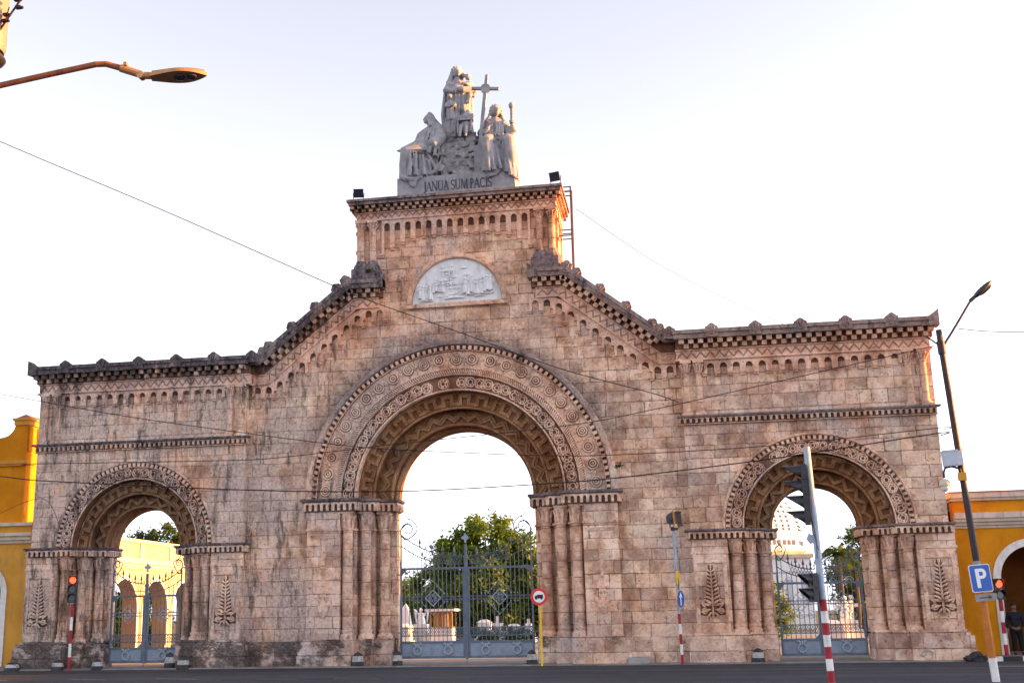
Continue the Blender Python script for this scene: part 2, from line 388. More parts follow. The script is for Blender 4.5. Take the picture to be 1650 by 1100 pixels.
M['hair'] = noisy('black_hair', (.008,.007,.006), (.015,.012,.01), 20., .7, 0, .3, .2)
M['pink'] = noisy('peach_porcelain', (.24,.16,.12), (.30,.21,.16), 3., .5, 0, .4, .03)

def emit(name, c, s):
    g = G(name); g.set(g.b, 'Emission Color', c); g.set(g.b, 'Emission Strength', s); return g.done(c, .4)
M['redlamp'] = emit('lit_red_lamp', (1., .035, .01), 1.6)
def leafmat(name, c0, c1, c2):
    g = G(name); ri = g.n('ShaderNodeNewGeometry').outputs['Random Per Island']
    col = g.ramp(ri, [(0., c0), (.5, c1), (1., c2)])
    p = g.pos(); col = g.mix(g.step(g.noise(p, .55, 3.), .35, .65), g.mix(1., col, (.6,.66,.6), 'MULTIPLY'), col)
    g.done(col, .6, 0., .25)
    tr = g.n('ShaderNodeBsdfTranslucent', {0: g.mix(1., col, (1.9,2.0,.5), 'MULTIPLY')})
    mx = g.n('ShaderNodeMixShader', {0: .38}); g.t.links.new(g.b.outputs[0], mx.inputs[1]); g.t.links.new(tr.outputs[0], mx.inputs[2])
    g.t.links.new(mx.outputs[0], g.out.inputs[0]); return g.m
M['leaf'] = leafmat('broad_leaves', (.06,.115,.016), (.11,.18,.026), (.18,.21,.03))
M['leafd'] = leafmat('dark_leaves', (.032,.062,.015), (.055,.095,.02), (.085,.12,.026))
M['palm'] = leafmat('palm_fronds', (.04,.065,.018), (.065,.10,.024), (.10,.12,.03))
M['weed'] = leafmat('weeds', (.03,.055,.012), (.05,.08,.02), (.08,.09,.03))

def asphalt():
    g = G('asphalt'); p = g.pos()
    st = g.n('ShaderNodeMapping', {0: p, 3: (.035, .55, 1)}).outputs[0]
    tr = g.noise(st, 1.6, 4., .55); fine = g.noise(p, 30., 4., .7); mid = g.noise(p, .6, 5., .65)
    col = g.mix(g.step(tr, .35, .66), (.020,.021,.030), (.050,.052,.064))
    col = g.mix(g.math('MULTIPLY', g.step(mid, .5, .7), .4), col, (.062,.062,.068))
    col = g.mix(g.math('MULTIPLY', g.step(fine, .45, .75), .35), col, (.085,.08,.078))
    vo = g.n('ShaderNodeTexVoronoi', {'Vector': g.n('ShaderNodeMapping', {0: p, 3: (.5, 1.6, 1)}).outputs[0], 'Scale': .9}, feature='DISTANCE_TO_EDGE').outputs[0]
    col = g.mix(g.math('MULTIPLY', g.math('SUBTRACT', 1., g.step(vo, .004, .02)), .7), col, (.010,.010,.012))
    oil = g.noise(g.n('ShaderNodeMapping', {0: p, 3: (.35, 1.4, 1)}).outputs[0], 1.1, 3.); col = g.mix(g.math('MULTIPLY', g.step(oil, .60, .70), .6), col, (.014,.014,.017))
    g.bump(g.math('ADD', fine, g.noise(p, 90., 2.)), .5, .01)
    return g.done(col, .82, 0., .3)
M['asphalt'] = asphalt()
M['earth'] = noisy('earth', (.10,.095,.07), (.16,.15,.11), .6, .95, 0, .1, .5)
M['avenue'] = noisy('avenue_paving', (.22,.205,.19), (.30,.28,.26), .9, .9, 0, .2, .3)
M['paving'] = noisy('pavement_concrete', (.17,.155,.145), (.27,.25,.235), 1.1, .9, 0, .2, .4, ((.08,.07,.065), .5))
M['roadpaint'] = noisy('worn_white_roadpaint', (.14,.14,.14), (.46,.45,.44), 7., .8, 0, .3, .2)
M['roadyellow'] = noisy('worn_yellow_roadpaint', (.09,.085,.07), (.34,.26,.06), 6., .8, 0, .3, .2)
exec_sections = True

# ------------------------------------------------------------------ the setting
def struct(name, mb, mat):
    o = mb.build(name, mat); o['kind'] = 'structure'; return o
struct('ground', MB().add([(-1500,-1500,-.06),(1500,-1500,-.06),(1500,1500,-.06),(-1500,1500,-.06)], [(0,1,2,3)]), M['earth'])
struct('road', MB().add([(-90,-60,0),(90,-60,0),(90,-.55,0),(-90,-.55,0)], [(0,1,2,3)]), M['asphalt'])
struct('pavement', MB().box(-17.9, 17.75, -.55, 3.2, -.05, .045), M['paving'])
struct('avenue', MB().add([(-7.5,3.2,.012),(7.5,3.2,.012),(7.5,140,.012),(-7.5,140,.012)], [(0,1,2,3)]), M['avenue'])
struct('forecourt_path', MB().add([(-19.5,3.2,.006),(-7.6,3.2,.006),(-7.6,34,.006),(-19.5,34,.006)], [(0,1,2,3)]), M['avenue'])
struct('chapel_path', MB().add([(7.6,3.2,.006),(34,3.2,.006),(34,60,.006),(7.6,60,.006)], [(0,1,2,3)]), M['avenue'])
struct('side_pavement', MB().box(17.95, 40, -.3, 9, -.05, .14), M['paving'])
struct('side_pavement_west', MB().box(-45, -18.0, -.3, 9, -.05, .10), M['paving'])
rm = MB()
for x in (-15.0, -11.6, -8.6):
    rm.add([(x,-7.2,.005),(x+1.6,-7.8,.005),(x+1.6,-7.92,.005),(x,-7.32,.005)], [(0,1,2,3)])
rm.add([(17.3,-3.9,.005),(24,-4.8,.005),(24,-5.25,.005),(17.3,-4.2,.005)], [(0,1,2,3)])
rm.add([(18.2,-6.2,.005),(26,-9.2,.005),(26,-9.8,.005),(18.2,-6.5,.005)], [(0,1,2,3)])
rm.add([(5.0,-.95,.005),(9.5,-.9,.005),(9.5,-.78,.005),(5.0,-.80,.005)], [(0,1,2,3)])
struct('road_marking', rm, M['roadpaint'])
ry = MB()
for x in (-7.4, -4.9, -2.4, .3):
    ry.add([(x,-8.2,.005),(x+1.5,-8.5,.005),(x+1.5,-8.62,.005),(x,-8.32,.005)], [(0,1,2,3)])
struct('yellow_road_marking', ry, M['roadyellow'])
kb = MB(); kw = MB()
for i in range(28):
    (kb if i % 2 else kw).box(17.9+i*.62, 17.9+i*.62+.612, -.46, -.305, -.04, .15)
struct('kerb', kb, M['black']); struct('painted_kerb', kw, M['whitep'])

# ------------------------------------------------------------------ the gateway
GW = thing('cemetery_gateway', 'tall carved stone gateway of three round arches with a central tower', 'gateway', (0, 1, 0))
def P(name, mb, mat, parent=None, smooth=False): return mb.build(name, M[mat], parent or GW, smooth)
def arc(cx, cz, r, n=40, rev=False):
    a = [(cx + r*cos(pi*i/n), cz + r*sin(pi*i/n)) for i in range(n+1)]
    return a[::-1] if rev else a

# central wall: five slabs of decreasing opening
def cen_outline(low, r, zi=6.2):
    o = [(8.5, 0), (8.5, 11.7), (8.02, 11.7), (4.36, 14.55), (4.0, 14.55), (4.0, 17.95)]
    pts = [(low, 0)] + o + [(-x, z) for x, z in o[::-1]] + [(-low, 0), (-low, zi-.05)]
    pts += arc(0, zi, r, 48, True) + [(low, zi-.05)]
    return pts
cw, cv_ = MB(), MB()
for low, r, y0, y1 in ((4.62,4.02,.35,.5),(4.10,3.40,.5,.95),(3.49,2.80,.95,1.4),(2.72,2.70,1.4,2.05),(3.5,3.5,2.05,2.6)):
    if r < 4: cv_.arch(0, 6.2, [(r-.004, y0-.004), (r+.60, y0-.004), (r+.60, y1+.002), (r-.004, y1+.002)], n=64)
    cw.poly(cen_outline(low, r), y0, y1)
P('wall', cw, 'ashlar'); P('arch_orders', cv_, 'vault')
# wings
def wing_outline(s, low, r, zi=4.65):
    a, b, c = 8.5, 17.36, 13.0
    pts = [(c-low, 0), (a, 0), (a, 11.6), (b, 11.6), (b, 4.5), (17.52, 4.35), (17.52, 0), (c+low, 0), (c+low, zi-.05)]
    pts += arc(c, zi, r, 40) + [(c-low, zi-.05)]
    return [(s*x, z) for x, z in pts]
for s in (-1, 1):
    w, v_ = MB(), MB()
    for low, r, y0, y1 in ((3.22,2.62,0,.45),(2.70,2.07,.45,.88),(2.18,1.60,.88,1.3),(1.62,1.54,1.3,1.95),(2.4,2.4,1.95,2.6)):
        v_.arch(s*13.0, 4.65, [(r-.004, y0+(.004 if y0 == 0 else -.004)), (r+.50, y0+(.004 if y0 == 0 else -.004)), (r+.50, y1+.002), (r-.004, y1+.002)], n=48)
        w.poly(wing_outline(s, low, r), y0, y1)
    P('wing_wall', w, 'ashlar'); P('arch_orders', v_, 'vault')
# central piers
for s in (-1, 1):
    w = MB(); w.box(s*4.63, s*5.92, 0, .345, .8, 5.76)
    w.box(s*4.60, s*5.95, -.05, .34, 5.02, 5.10)            # astragal
    P('pier', w, 'pierstone')
    f = MB()
    f.box(s*4.72, s*5.76, -.035, -.002, 4.74, 4.82); f.box(s*4.72, s*5.76, -.05, -.002, 4.82, 4.86)
    f.box(s*5.19, s*5.31, -.022, -.0015, 1.9, 4.82); f.box(s*5.13, s*5.37, -.05, -.002, 4.18, 4.24); f.box(s*5.15, s*5.35, -.03, -.002, 3.95, 4.18); f.box(s*5.13, s*5.37, -.06, -.002, 3.72, 3.78); f.box(s*5.13, s*5.37, -.045, -.002, 3.58, 3.66)
    f.box(s*5.0, s*5.5, -.07, -.002, 2.68, 2.76)
    for q in (-.13, 0, .13): f.torus((s*5.25+q, -.03, 2.5), .07, .025, 'y', 10, 5)
    f.box(s*5.12, s*5.38, -.04, -.002, 2.36, 2.66); f.box(s*4.98, s*5.52, -.08, -.002, 2.2, 2.27)
    for q in (-.16, -.08, 0, .08, .16): f.tube([(s*5.25+q, -.05, 2.2), (s*5.25+q*.8, -.09, 2.02), (s*5.25+q*.3, -.05, 1.78)], [.05,.05,.02], 6)
    P('pendant_relief', f, 'carved')
# plinths, stepped under piers and columns
def plinth_path(s, out, pin, c, steps, e, back):
    p = [(out+e, .5), (out+e, -e)]
    x = pin; y = -e
    for (nx, ny) in steps:
        p += [(x - e*.0, y), (x, ny - e)]; y = ny - e; x = nx
    p += [(x, y), (x, back), (out-.2, back), (out-.2, .5)]
    return [(s*(c + q[0]), q[1]) for q in p]
def stack(mb, fn, levels):
    for z0, z1, e in levels: mb.plan(fn(e), z0, z1)
lev = ((0, .42, .27), (.424, .84, .24), (.844, .93, .15), (.934, 1.0, .06))
for s in (-1, 1):
    b = MB()
    for z0, z1, e in lev: b.plan(plinth_path(s, 5.92, 4.10, 0, [(3.48,.42),(2.78,.87),(2.70,1.4)], e, 2.0), z0, z1)
    P('plinth', b, 'plinth')
    b = MB(); b.box(s*5.75, s*9.3, .22, .36, 0, .82); b.box(s*5.75, s*9.3, .27, .36, .824, .94)
    P('wall_footing', b, 'plinth')
    for side in (-1, 1):
        b = MB()
        for z0, z1, e in lev:
            b.plan([(s*13.0 + side*q[0], q[1]) for q in plinth_path(1, 4.51, 2.70, 0, [(2.18,.36),(1.66,.80),(1.60,1.3)], e, 1.9)], z0+.0, z1+.05*(z1>.9))
        P('plinth', b, 'plinth')
# columns
def column(x, y, z0, zc, zt, r, seed):
    rnd = random.Random(seed)
    b = MB(); prof = []
    zz = z0 + .34
    prof.append((r*1.02, zz))
    n = int((zc-zz)/.62)
    for i in range(1, n+1):
        z = zz + (zc-zz)*i/(n+1)
        k = r*(1.0 - .06*i/(n+1)) + rnd.uniform(-.006, .006)
        prof += [(k, z-.018), (k-.016, z), (k, z+.018)]
    prof += [(r*.94, zc), (r*.9, zc+.06)]
    b.lathe(prof, (x, y, 0), 20)
    o = P('column', b, 'shaft', None, True)
    q = MB(); q.lathe([(r*1.45, z0), (r*1.52, z0+.07), (r*1.50, z0+.13), (r*1.36, z0+.19), (r*1.12, z0+.21), (r*1.10, z0+.25), (r*1.24, z0+.29), (r*1.22, z0+.34), (r*1.0, z0+.37)], (x, y, 0), 20)
    P('base', q, 'carved', o, True)
    q = MB(); q.torus((x, y, zc), r*1.02, .035, 'z', 18, 6)
    h = zt - zc
    q.lathe([(r*.93, zc), (r*.98, zc+h*.45), (r*1.25, zc+h*.8), (r*1.3, zc+h*.86)], (x, y, 0), 16)
    q.box(x-r*1.32, x+r*1.32, y-r*1.32, y+r*1.32, zc+h*.86, zt-.003)
    for k in range(8):
        a = 2*pi*k/8 + pi/8
        d = Vector((cos(a), sin(a), 0)); c = Vector((x, y, 0))
        q.tube([c+d*r*.95+Vector((0,0,zc+h*.1)), c+d*r*1.1+Vector((0,0,zc+h*.5)), c+d*r*1.38+Vector((0,0,zc+h*.76)), c+d*r*1.36+Vector((0,0,zc+h*.66))], [r*.22, r*.26, r*.2, r*.12], 6)
    P('capital', q, 'carved', o, False)
for s in (-1, 1):
    for i, (x, y) in enumerate(((4.38,.27),(3.77,.71),(3.14,1.16))):
        column(s*x, y, .97, 5.06, 5.76, .205, i*7+s)
    for side in (-1, 1):
        for i, (x, y) in enumerate(((2.95,.22),(2.43,.65),(1.90,1.08))):
            column(s*13.0 + side*x, y, .97, 3.83, 4.33, .18, i*5+s+side*3)
# wing pier astragals and carved panels
def leaf_blob(mb, base, d, L, w, t=.05):
    d = Vector(d).normalized(); side = Vector((-d.z, 0, d.x)); b = Vector(base)
    pts = [(0, .12), (.3, .5), (.62, .42), (.86, .2), (1, .02)]
    path = [b + d*L*a + Vector((0, -t*sin(pi*min(1, a+.1)), 0)) for a, _ in pts]
    for k in (-1, 0, 1):
        mb.tube([q + side*k*w*.42*ww for q, (a, ww) in zip(path, pts)], [max(.008, w*.30*ww) for a, ww in pts], 6)
for s in (-1, 1):
    for side in (-1, 1):
        cx = s*13.0 + side*3.88
        b = MB(); x0, x1 = s*13.0 + side*3.225, s*13.0 + side*4.55
        b.box(x0, x1, -.05, -.002, 3.79, 3.87)
        for (a0, a1, z0, z1) in ((cx-.58, cx-.44, 1.06, 3.78), (cx+.44, cx+.58, 1.06, 3.78), (cx-.439, cx+.439, 3.5, 3.78), (cx-.439, cx+.439, 1.06, 1.28)):
            b.box(a0, a1, -.036, -.002, z0, z1)
        b.box(cx-.44, cx+.44, -.07, -.037, 3.47, 3.53)
        fr = P('panel_frame', b, 'carved')
        k_ = MB(); k_.poly([(cx-.11,1.62),(cx-.44,1.66),(cx-.43,2.05),(cx-.22,2.12)] + [(cx-.25+.17*t/8 , 2.12+1.28*t/8) for t in range(9)] + [(cx+.25-.17*t/8, 2.12+1.28*t/8) for t in range(8,-1,-1)] + [(cx+.22,2.12),(cx+.43,2.05),(cx+.44,1.66),(cx+.11,1.62)], -.012, -.003); P('relief_ground', k_, 'ground', fr)
        v = MB(); v.tube([(cx, -.05, 1.55), (cx, -.07, 2.4), (cx, -.05, 3.36)], [.05, .038, .022], 6)
        zz = 2.06; k = 0
        while zz < 3.30:
            f = (zz-2.06)/1.24; L = .275 - .15*f
            for q in (-1, 1):
                c0 = Vector((cx+q*.02, -.06, zz)); c1 = Vector((cx+q*L*.55, -.10, zz+.02+.05*(1-f))); c2 = Vector((cx+q*L, -.07, zz+.10+.03*(1-f)))
                v.tube([c0, c1, c2], [.022, .050-.018*f, .016], 7)
            zz += .138
        v.tube([(cx,-.06,3.3),(cx,-.08,3.38),(cx,-.05,3.45)], [.04,.05,.01], 6)
        for q in (-1, 1):
            for (bx, bz, dx, dz, L, w) in ((.05,1.98,.95,.25,.36,.13),(.07,1.86,.9,-.25,.38,.13),(.06,1.76,.6,-.75,.28,.11),(.03,2.02,.75,.6,.24,.09),(.24,1.92,.7,.6,.2,.09)):
                leaf_blob(v, (cx+q*bx, -.05, bz), (q*dx, 0, dz), L, w, .13)
            v.torus((cx+q*.28, -.08, 1.80), .085, .032, 'y', 12, 5)
        leaf_blob(v, (cx, -.05, 1.80), (0, 0, -1), .30, .13, .12)
        P('leaf_relief', v, 'carvedl', None, True)
# imposts
def impost_pts(e, out, steps, back, y0):
    p = [(out+e, y0), (out+e, -e)]; y = -e
    for i, (x, ny) in enumerate(steps):
        p.append((x-e, y))
        y = ny - e
        p.append((x-e, y if i < len(steps)-1 else back))
    p += [(out-.5, back), (out-.5, y0)]
    return p
def impost(cx, sd, out, steps, back, z0, z1, ytop, y0=.35):
    f = lambda pts: [(cx + sd*q[0], q[1]) for q in pts]
    h = z1 - z0
    m = MB()
    m.plan(f(impost_pts(.07, out, steps, back, y0)), z0+h*.0, z0+h*.70)
    m.plan(f(impost_pts(.17, out, steps, back+.02, y0-.002)), z0+h*.703, z0+h*.80)
    o = P('impost', m, 'ground')
    t = MB(); t.plan(f(impost_pts(.22, out, steps, back+.03, y0-.004)), z0+h*.803, z1)
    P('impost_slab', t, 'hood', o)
    a = MB(); e = .07
    x = out+e; y = -e
    segs = []
    for i, (sx, ny) in enumerate(steps):
        segs.append(((x, y), (sx-e, y))); 
        ny2 = (ny-e) if i < len(steps)-1 else back
        segs.append(((sx-e, y), (sx-e, ny2))); x = sx-e; y = ny2
    segs.append(((out+e, y0), (out+e, -e)))
    for (p0, p1) in segs:
        A = Vector((cx + sd*p0[0], p0[1], 0)); B = Vector((cx + sd*p1[0], p1[1], 0)); L = (B-A).length
        if L < .12: continue
        u = (B-A).normalized(); nr = Vector((u.y, -u.x, 0))
        if abs(u.x) > .5: nr = Vector((0, -1, 0))
        elif p0[0] > out: nr = Vector((sd, 0, 0))
        else: nr = Vector((-sd, 0, 0))
        a.arcade(A, u, nr, L, z0+h*.06, z0+h*.70, .20 if h < .4 else .235, .55, .10, None, 0, 5)
    P('arcaded_frieze', a, 'carvedl', o)
cst = [(4.02,.5),(3.38,.95),(2.70,1.4),(2.60,2.05)]
cst = [(4.02,.5),(3.40,.95),(2.74,2.05)]
sst = [(2.62,.45),(2.07,.88),(1.58,1.95)]
for s in (-1, 1):
    impost(0, s, 5.92, cst, 2.05, 5.74, 6.22, 0)
    for side in (-1, 1):
        impost(s*13.0, side, 4.36 if side == s else 4.5, sst, 1.95, 4.31, 4.67, 0, .3)
for s in (-1, 1):
    m = MB(); m.plan([(s*q[0], q[1]) for q in impost_pts(.03, 5.92, [(4.62,.40),(4.08,.84),(3.46,1.28),(2.72,2.0)], 2.0, .345)], 5.03, 5.095); P('astragal', m, 'carved')
    for side in (-1, 1):
        m = MB(); m.plan([(s*13.0 + side*q[0], q[1]) for q in impost_pts(.03, 4.36, [(3.22,.33),(2.70,.76),(2.18,1.18),(1.62,1.9)], 1.9, .3)], 3.80, 3.86); P('astragal', m, 'carved')
# ------------------------------------------------------------ arch mouldings
def chain(mb, cx, cz, r, R, n, y, rnd):
    for i in range(n):
        a = pi*(i+.5)/n; jr = .07*R*(1 if i % 2 else -1)
        c = (cx + (r+jr)*cos(a), y - (.012 if i % 2 else 0), cz + (r+jr)*sin(a))
        if rnd.random() < .03: continue
        R_ = R; R = R_*rnd.uniform(.9, 1.04); c = (c[0]+rnd.uniform(-.015,.015), c[1]+rnd.uniform(-.012,.02), c[2]+rnd.uniform(-.015,.015))
        mb.torus(c, R*.96, .026*rnd.uniform(.85,1.2), 'y', 16, 4); mb.torus(c, R*rnd.uniform(.44,.54), .026, 'y', 10, 4)
        aa = a + (pi/2 if i % 2 else -pi/2); mb.tube([(c[0]+R*1.28*cos(aa+t), c[1]+.02, c[2]+R*1.28*sin(aa+t)) for t in (-1.1,-.6,0,.6,1.1)], .018, 4)
        k = rnd.choice((7,8,9))
        for j in range(k):
            b = 2*pi*j/k + rnd.random()
            d = Vector((cos(b), 0, sin(b))); C0 = Vector(c); q = Vector((-d.z, 0, d.x))*.022
            A = C0 + d*R*.55; B = C0 + d*R*.97
            if rnd.random() < .12: continue
            mb.hexa([A-q+Vector((0,-.02,0)), A+q+Vector((0,-.02,0)), B+q+Vector((0,-.02,0)), B-q+Vector((0,-.02,0))], [A-q+Vector((0,.03,0)), A+q+Vector((0,.03,0)), B+q+Vector((0,.03,0)), B-q+Vector((0,.03,0))])
        R = R_
def arch_blocks(mb, cx, cz, r0, r1, y0, y1, n, frac=.5, jit=0., rnd=random, gap0=0.):
    for i in range(n):
        a0 = pi*(i + (1-frac)/2)/n; a1 = pi*(i + (1+frac)/2)/n; dy = rnd.uniform(-jit, jit)
        pr = [(r0, y0+dy), (r1, y0+dy), (r1, y1), (r0, y1)]
        mb.arch(cx, cz, pr, a0, a1, 2)
def meander(cx, cz, r0, r1, w, n, y0, y1, mb, dots=True):
    step = []
    for i in range(n):
        a = lambda t: pi*(i+t)/n
        step += [(r1, a(0)), (r1, a(.42)), (r0, a(.42)), (r0, a(.92)), (r1, a(.92))]
    pts = []
    for r, a in step:
        p = (cx + r*cos(a), cz + r*sin(a))
        if not pts or (Vector(p) - Vector(pts[-1])).length > .02: pts.append(p)
    mb.ribbon(pts, w, y0, y1)
    if dots:
        for i in range(len(pts)-1):
            A, B = Vector(pts[i]), Vector(pts[i+1]); k = max(1, int((B-A).length/.11))
            for j in range(k):
                if random.random() < .15: continue
                q = A + (B-A)*((j+.5)/k); mb.ball((q.x, y0-.004, q.y), (.026,.03,.026), 6, 4)
def zigzag(cx, cz, r0, r1, w, n, y0, y1, mb):
    pts = [(cx + (r1 if i % 2 else r0)*cos(pi*i/(2*n)), cz + (r1 if i % 2 else r0)*sin(pi*i/(2*n))) for i in range(2*n+1)]
    mb.ribbon(pts, w, y0, y1)
def rect(r0, r1, y0, y1): return [(r0, y0), (r1, y0), (r1, y1), (r0, y1)]
rnd = random.Random(5)
# centre
cz = 6.22
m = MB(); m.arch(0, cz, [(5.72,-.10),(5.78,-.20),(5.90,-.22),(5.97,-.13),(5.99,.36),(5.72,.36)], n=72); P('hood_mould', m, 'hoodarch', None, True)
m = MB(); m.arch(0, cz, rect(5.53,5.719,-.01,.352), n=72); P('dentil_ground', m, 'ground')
m = MB(); arch_blocks(m, 0, cz, 5.57, 5.715, -.16, -.012, 78, .5); m.arch(0, cz, rect(5.535,5.57,-.06,-.0115), n=72); P('dentil_ring', m, 'carved')
m = MB(); arch_blocks(m, 0, cz, 4.86, 5.525, .03, .352, 50, .965, .012, rnd); ros_band = P('voussoir_band', m, 'carved')
for i in range(25):
    a = pi*(i+.5)/25 + rnd.uniform(-.006,.006); r = 5.21 + rnd.uniform(-.03,.03); c = (r*cos(a), .02 + rnd.choice((0,0,0,.012,.025)), cz + r*sin(a)); ks = rnd.uniform(.86,1.04)
    m = MB(); m.torus((c[0],c[1]-.03,c[2]), .20*ks, .034, 'y', 20, 6); m.torus((c[0],c[1]-.05,c[2]), .105*ks, rnd.uniform(.026,.036), 'y', 16, 6); m.ball((c[0],c[1]-.04,c[2]), (.048,rnd.uniform(.04,.08),.048), 8, 6)
    rs = P('rosette', m, 'carvedl', ros_band, True)
    k_ = MB(); k_.polyM([(.232*cos(2*pi*j/24), .232*sin(2*pi*j/24)) for j in range(24)], -.001, .012, Matrix.Translation((c[0], .008, c[2]))); P('rosette_ground', k_, 'ground')
m = MB()
m.arch(0, cz, rect(4.855,4.875,.0,.352), n=72)
for i in range(24):
    a = pi*(i+1)/25; r = 5.21 + rnd.uniform(-.04,.04); m.ball((r*cos(a), .02, cz+r*sin(a)), (.07,.05,.07), 8, 5); m.torus((r*cos(a), .015, cz+r*sin(a)), .09, .018, 'y', 12, 4)
P('boss_row', m, 'carvedl', ros_band, True)
m = MB(); m.arch(0, cz, [(4.80,-.01),(4.83,-.05),(4.855,-.01),(4.855,.352),(4.80,.352)], n=72)
m.arch(0, cz, [(4.58,-.0),(4.60,-.05),(4.635,-.03),(4.635,.352),(4.58,.352)], n=72)
k_ = MB(); k_.arch(0, cz, rect(4.636,4.799,.03,.352), n=72); P('rope_ground', k_, 'ground')
for i in range(170):
    a = pi*(i+.5)/170; b = a + .012
    m.tube([(4.635*cos(a-.006), -.02, cz+4.635*sin(a-.006)), (4.72*cos(a+.004), -.05, cz+4.72*sin(a+.004)), (4.80*cos(b), -.02, cz+4.80*sin(b))], [.03,.036,.03], 5)
P('rope_moulding', m, 'carved', None, True)
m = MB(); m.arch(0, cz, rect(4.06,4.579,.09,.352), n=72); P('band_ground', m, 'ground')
m = MB(); m.arch(0, cz, [(4.0,.01),(4.055,.0),(4.058,.352),(4.02,.352),(4.0,.3)], n=72); chain(m, 0, cz, 4.315, .195, 38, .045, rnd); P('chain_band', m, 'carved')
m = MB(); m.arch(0, cz, [(3.35,.44),(3.40,.42),(3.44,.44),(3.44,.52),(3.35,.52)], n=64); m.arch(0, cz, [(3.92,.46),(3.98,.44),(4.018,.47),(4.018,.52),(3.92,.52)], n=64)
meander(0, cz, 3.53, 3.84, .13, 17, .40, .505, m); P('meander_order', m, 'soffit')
m = MB(); m.arch(0, cz, [(2.77,.89),(2.81,.87),(2.86,.89),(2.86,.97),(2.77,.97)], n=64)
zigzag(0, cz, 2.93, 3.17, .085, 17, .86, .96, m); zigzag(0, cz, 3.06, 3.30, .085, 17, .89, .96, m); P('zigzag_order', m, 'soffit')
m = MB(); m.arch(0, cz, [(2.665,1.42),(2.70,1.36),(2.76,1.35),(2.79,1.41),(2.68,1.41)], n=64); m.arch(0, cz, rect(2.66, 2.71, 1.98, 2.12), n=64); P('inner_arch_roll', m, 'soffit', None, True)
# sides
cz = 4.67
for s in (-1, 1):
    cx = s*13.0
    m = MB(); m.arch(cx, cz, [(3.24,-.05),(3.28,-.10),(3.34,-.09),(3.36,.0),(3.36,.02),(3.24,.02)], n=56); P('hood_mould', m, 'carved', None, True)
    m = MB(); m.arch(cx, cz, rect(3.08,3.239,-.012,.02), n=56); P('dentil_ground', m, 'ground')
    m = MB(); arch_blocks(m, cx, cz, 3.09, 3.235, -.095, -.013, 52, .5); m.arch(cx, cz, rect(3.075,3.10,-.05,-.0125), n=56); P('dentil_ring', m, 'carvedl')
    m = MB(); m.arch(cx, cz, rect(2.66,3.079,-.008,.02), n=56); P('band_ground', m, 'ground')
    m = MB(); m.arch(cx, cz, [(2.60,-.04),(2.655,-.05),(2.659,.02),(2.62,.02)], n=56); chain(m, cx, cz, 2.865, .175, 25, -.055, rnd); P('chain_band', m, 'carved')
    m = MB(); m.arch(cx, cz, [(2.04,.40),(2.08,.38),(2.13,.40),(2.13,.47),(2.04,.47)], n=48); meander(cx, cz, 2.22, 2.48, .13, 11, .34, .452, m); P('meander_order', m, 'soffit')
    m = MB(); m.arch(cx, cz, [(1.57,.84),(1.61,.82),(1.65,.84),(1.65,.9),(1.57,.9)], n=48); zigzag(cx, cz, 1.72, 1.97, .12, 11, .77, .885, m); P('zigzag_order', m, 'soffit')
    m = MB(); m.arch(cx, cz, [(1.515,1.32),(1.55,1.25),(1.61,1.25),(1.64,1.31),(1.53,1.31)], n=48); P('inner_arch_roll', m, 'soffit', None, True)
    # string course
    x0, x1 = s*8.34, s*17.36
    m = MB(); m.box(s*8.34, s*17.38, -.06, -.002, 8.5, 8.72); o = P('string_course', m, 'ground')
    m = MB(); m.box(s*8.32, s*17.40, -.12, -.0005, 8.47, 8.499)
    m.arcade((min(x0,x1), -.061, 0), (1,0,0), (0,-1,0), 9.02, 8.53, 8.72, .205, .58, .11, None, 0, 5); P('arcaded_frieze', m, 'carved', o)
    m = MB(); m.box(s*8.27, s*17.48, -.28, -.004, 8.725, 8.80); P('ledge_slab', m, 'hood', o)
# ------------------------------------------------------------ cornices
def acroterion(x, z, y, sc=1., tilt=0.):
    sc *= .86; z -= .02
    m = MB(); T = Matrix.Translation((x, y, z)) @ Matrix.Rotation(tilt, 4, 'Y') @ Matrix.Scale(sc, 4)
    pts = [(-.26,-.3),(-.26,.03)] + [(-.19+.09*cos(pi-a), .08+.09*sin(a)) for a in (0,.8,1.6)] + [(.14*cos(a), .16+.13*sin(a)) for a in (2.5,1.9,1.57,1.2,.6)] + [(.19+.09*cos(a), .08+.09*sin(a)) for a in (1.6,.8,0)] + [(.26,.03),(.26,-.3)]
    m.polyM(pts, -.06, .18, T)
    for q in (-.1, 0, .1): m.tube([T @ Vector((q*.4,-.075,-.2)), T @ Vector((q,-.085,.0)), T @ Vector((q*1.3,-.07,.15))], [.03*sc,.035*sc,.02*sc], 5)
    P('acroterion', m, 'slab', None, False)
def horn(x, z, y, d):
    m = MB(); m.poly([(x, z-.34), (x, z+.26), (x - d*.12, z+.16), (x - d*.34, z+.01), (x - d*.36, z-.34)], y, y+.5); P('corner_horn', m, 'slab')
def billets_line(mb, A, B, a0, a1, y0, y1, pitch, frac, ph):
    A = Vector(A); B = Vector(B); L = (B-A).length; d = (B-A).normalized(); n = Vector((-d.y, d.x)); n = n if n.y > 0 else -n
    k = max(1, round(L/pitch)); p = L/k
    for i in range(k):
        c = p*(i+.5+ph)
        if c > L - p*.1: continue
        q = [A + d*(c-p*frac/2) - n*a0, A + d*(c+p*frac/2) - n*a0, A + d*(c+p*frac/2) - n*a1, A + d*(c-p*frac/2) - n*a1]
        mb.hexa([Vector((v.x, y0, v.y)) for v in q], [Vector((v.x, y1, v.y)) for v in q])
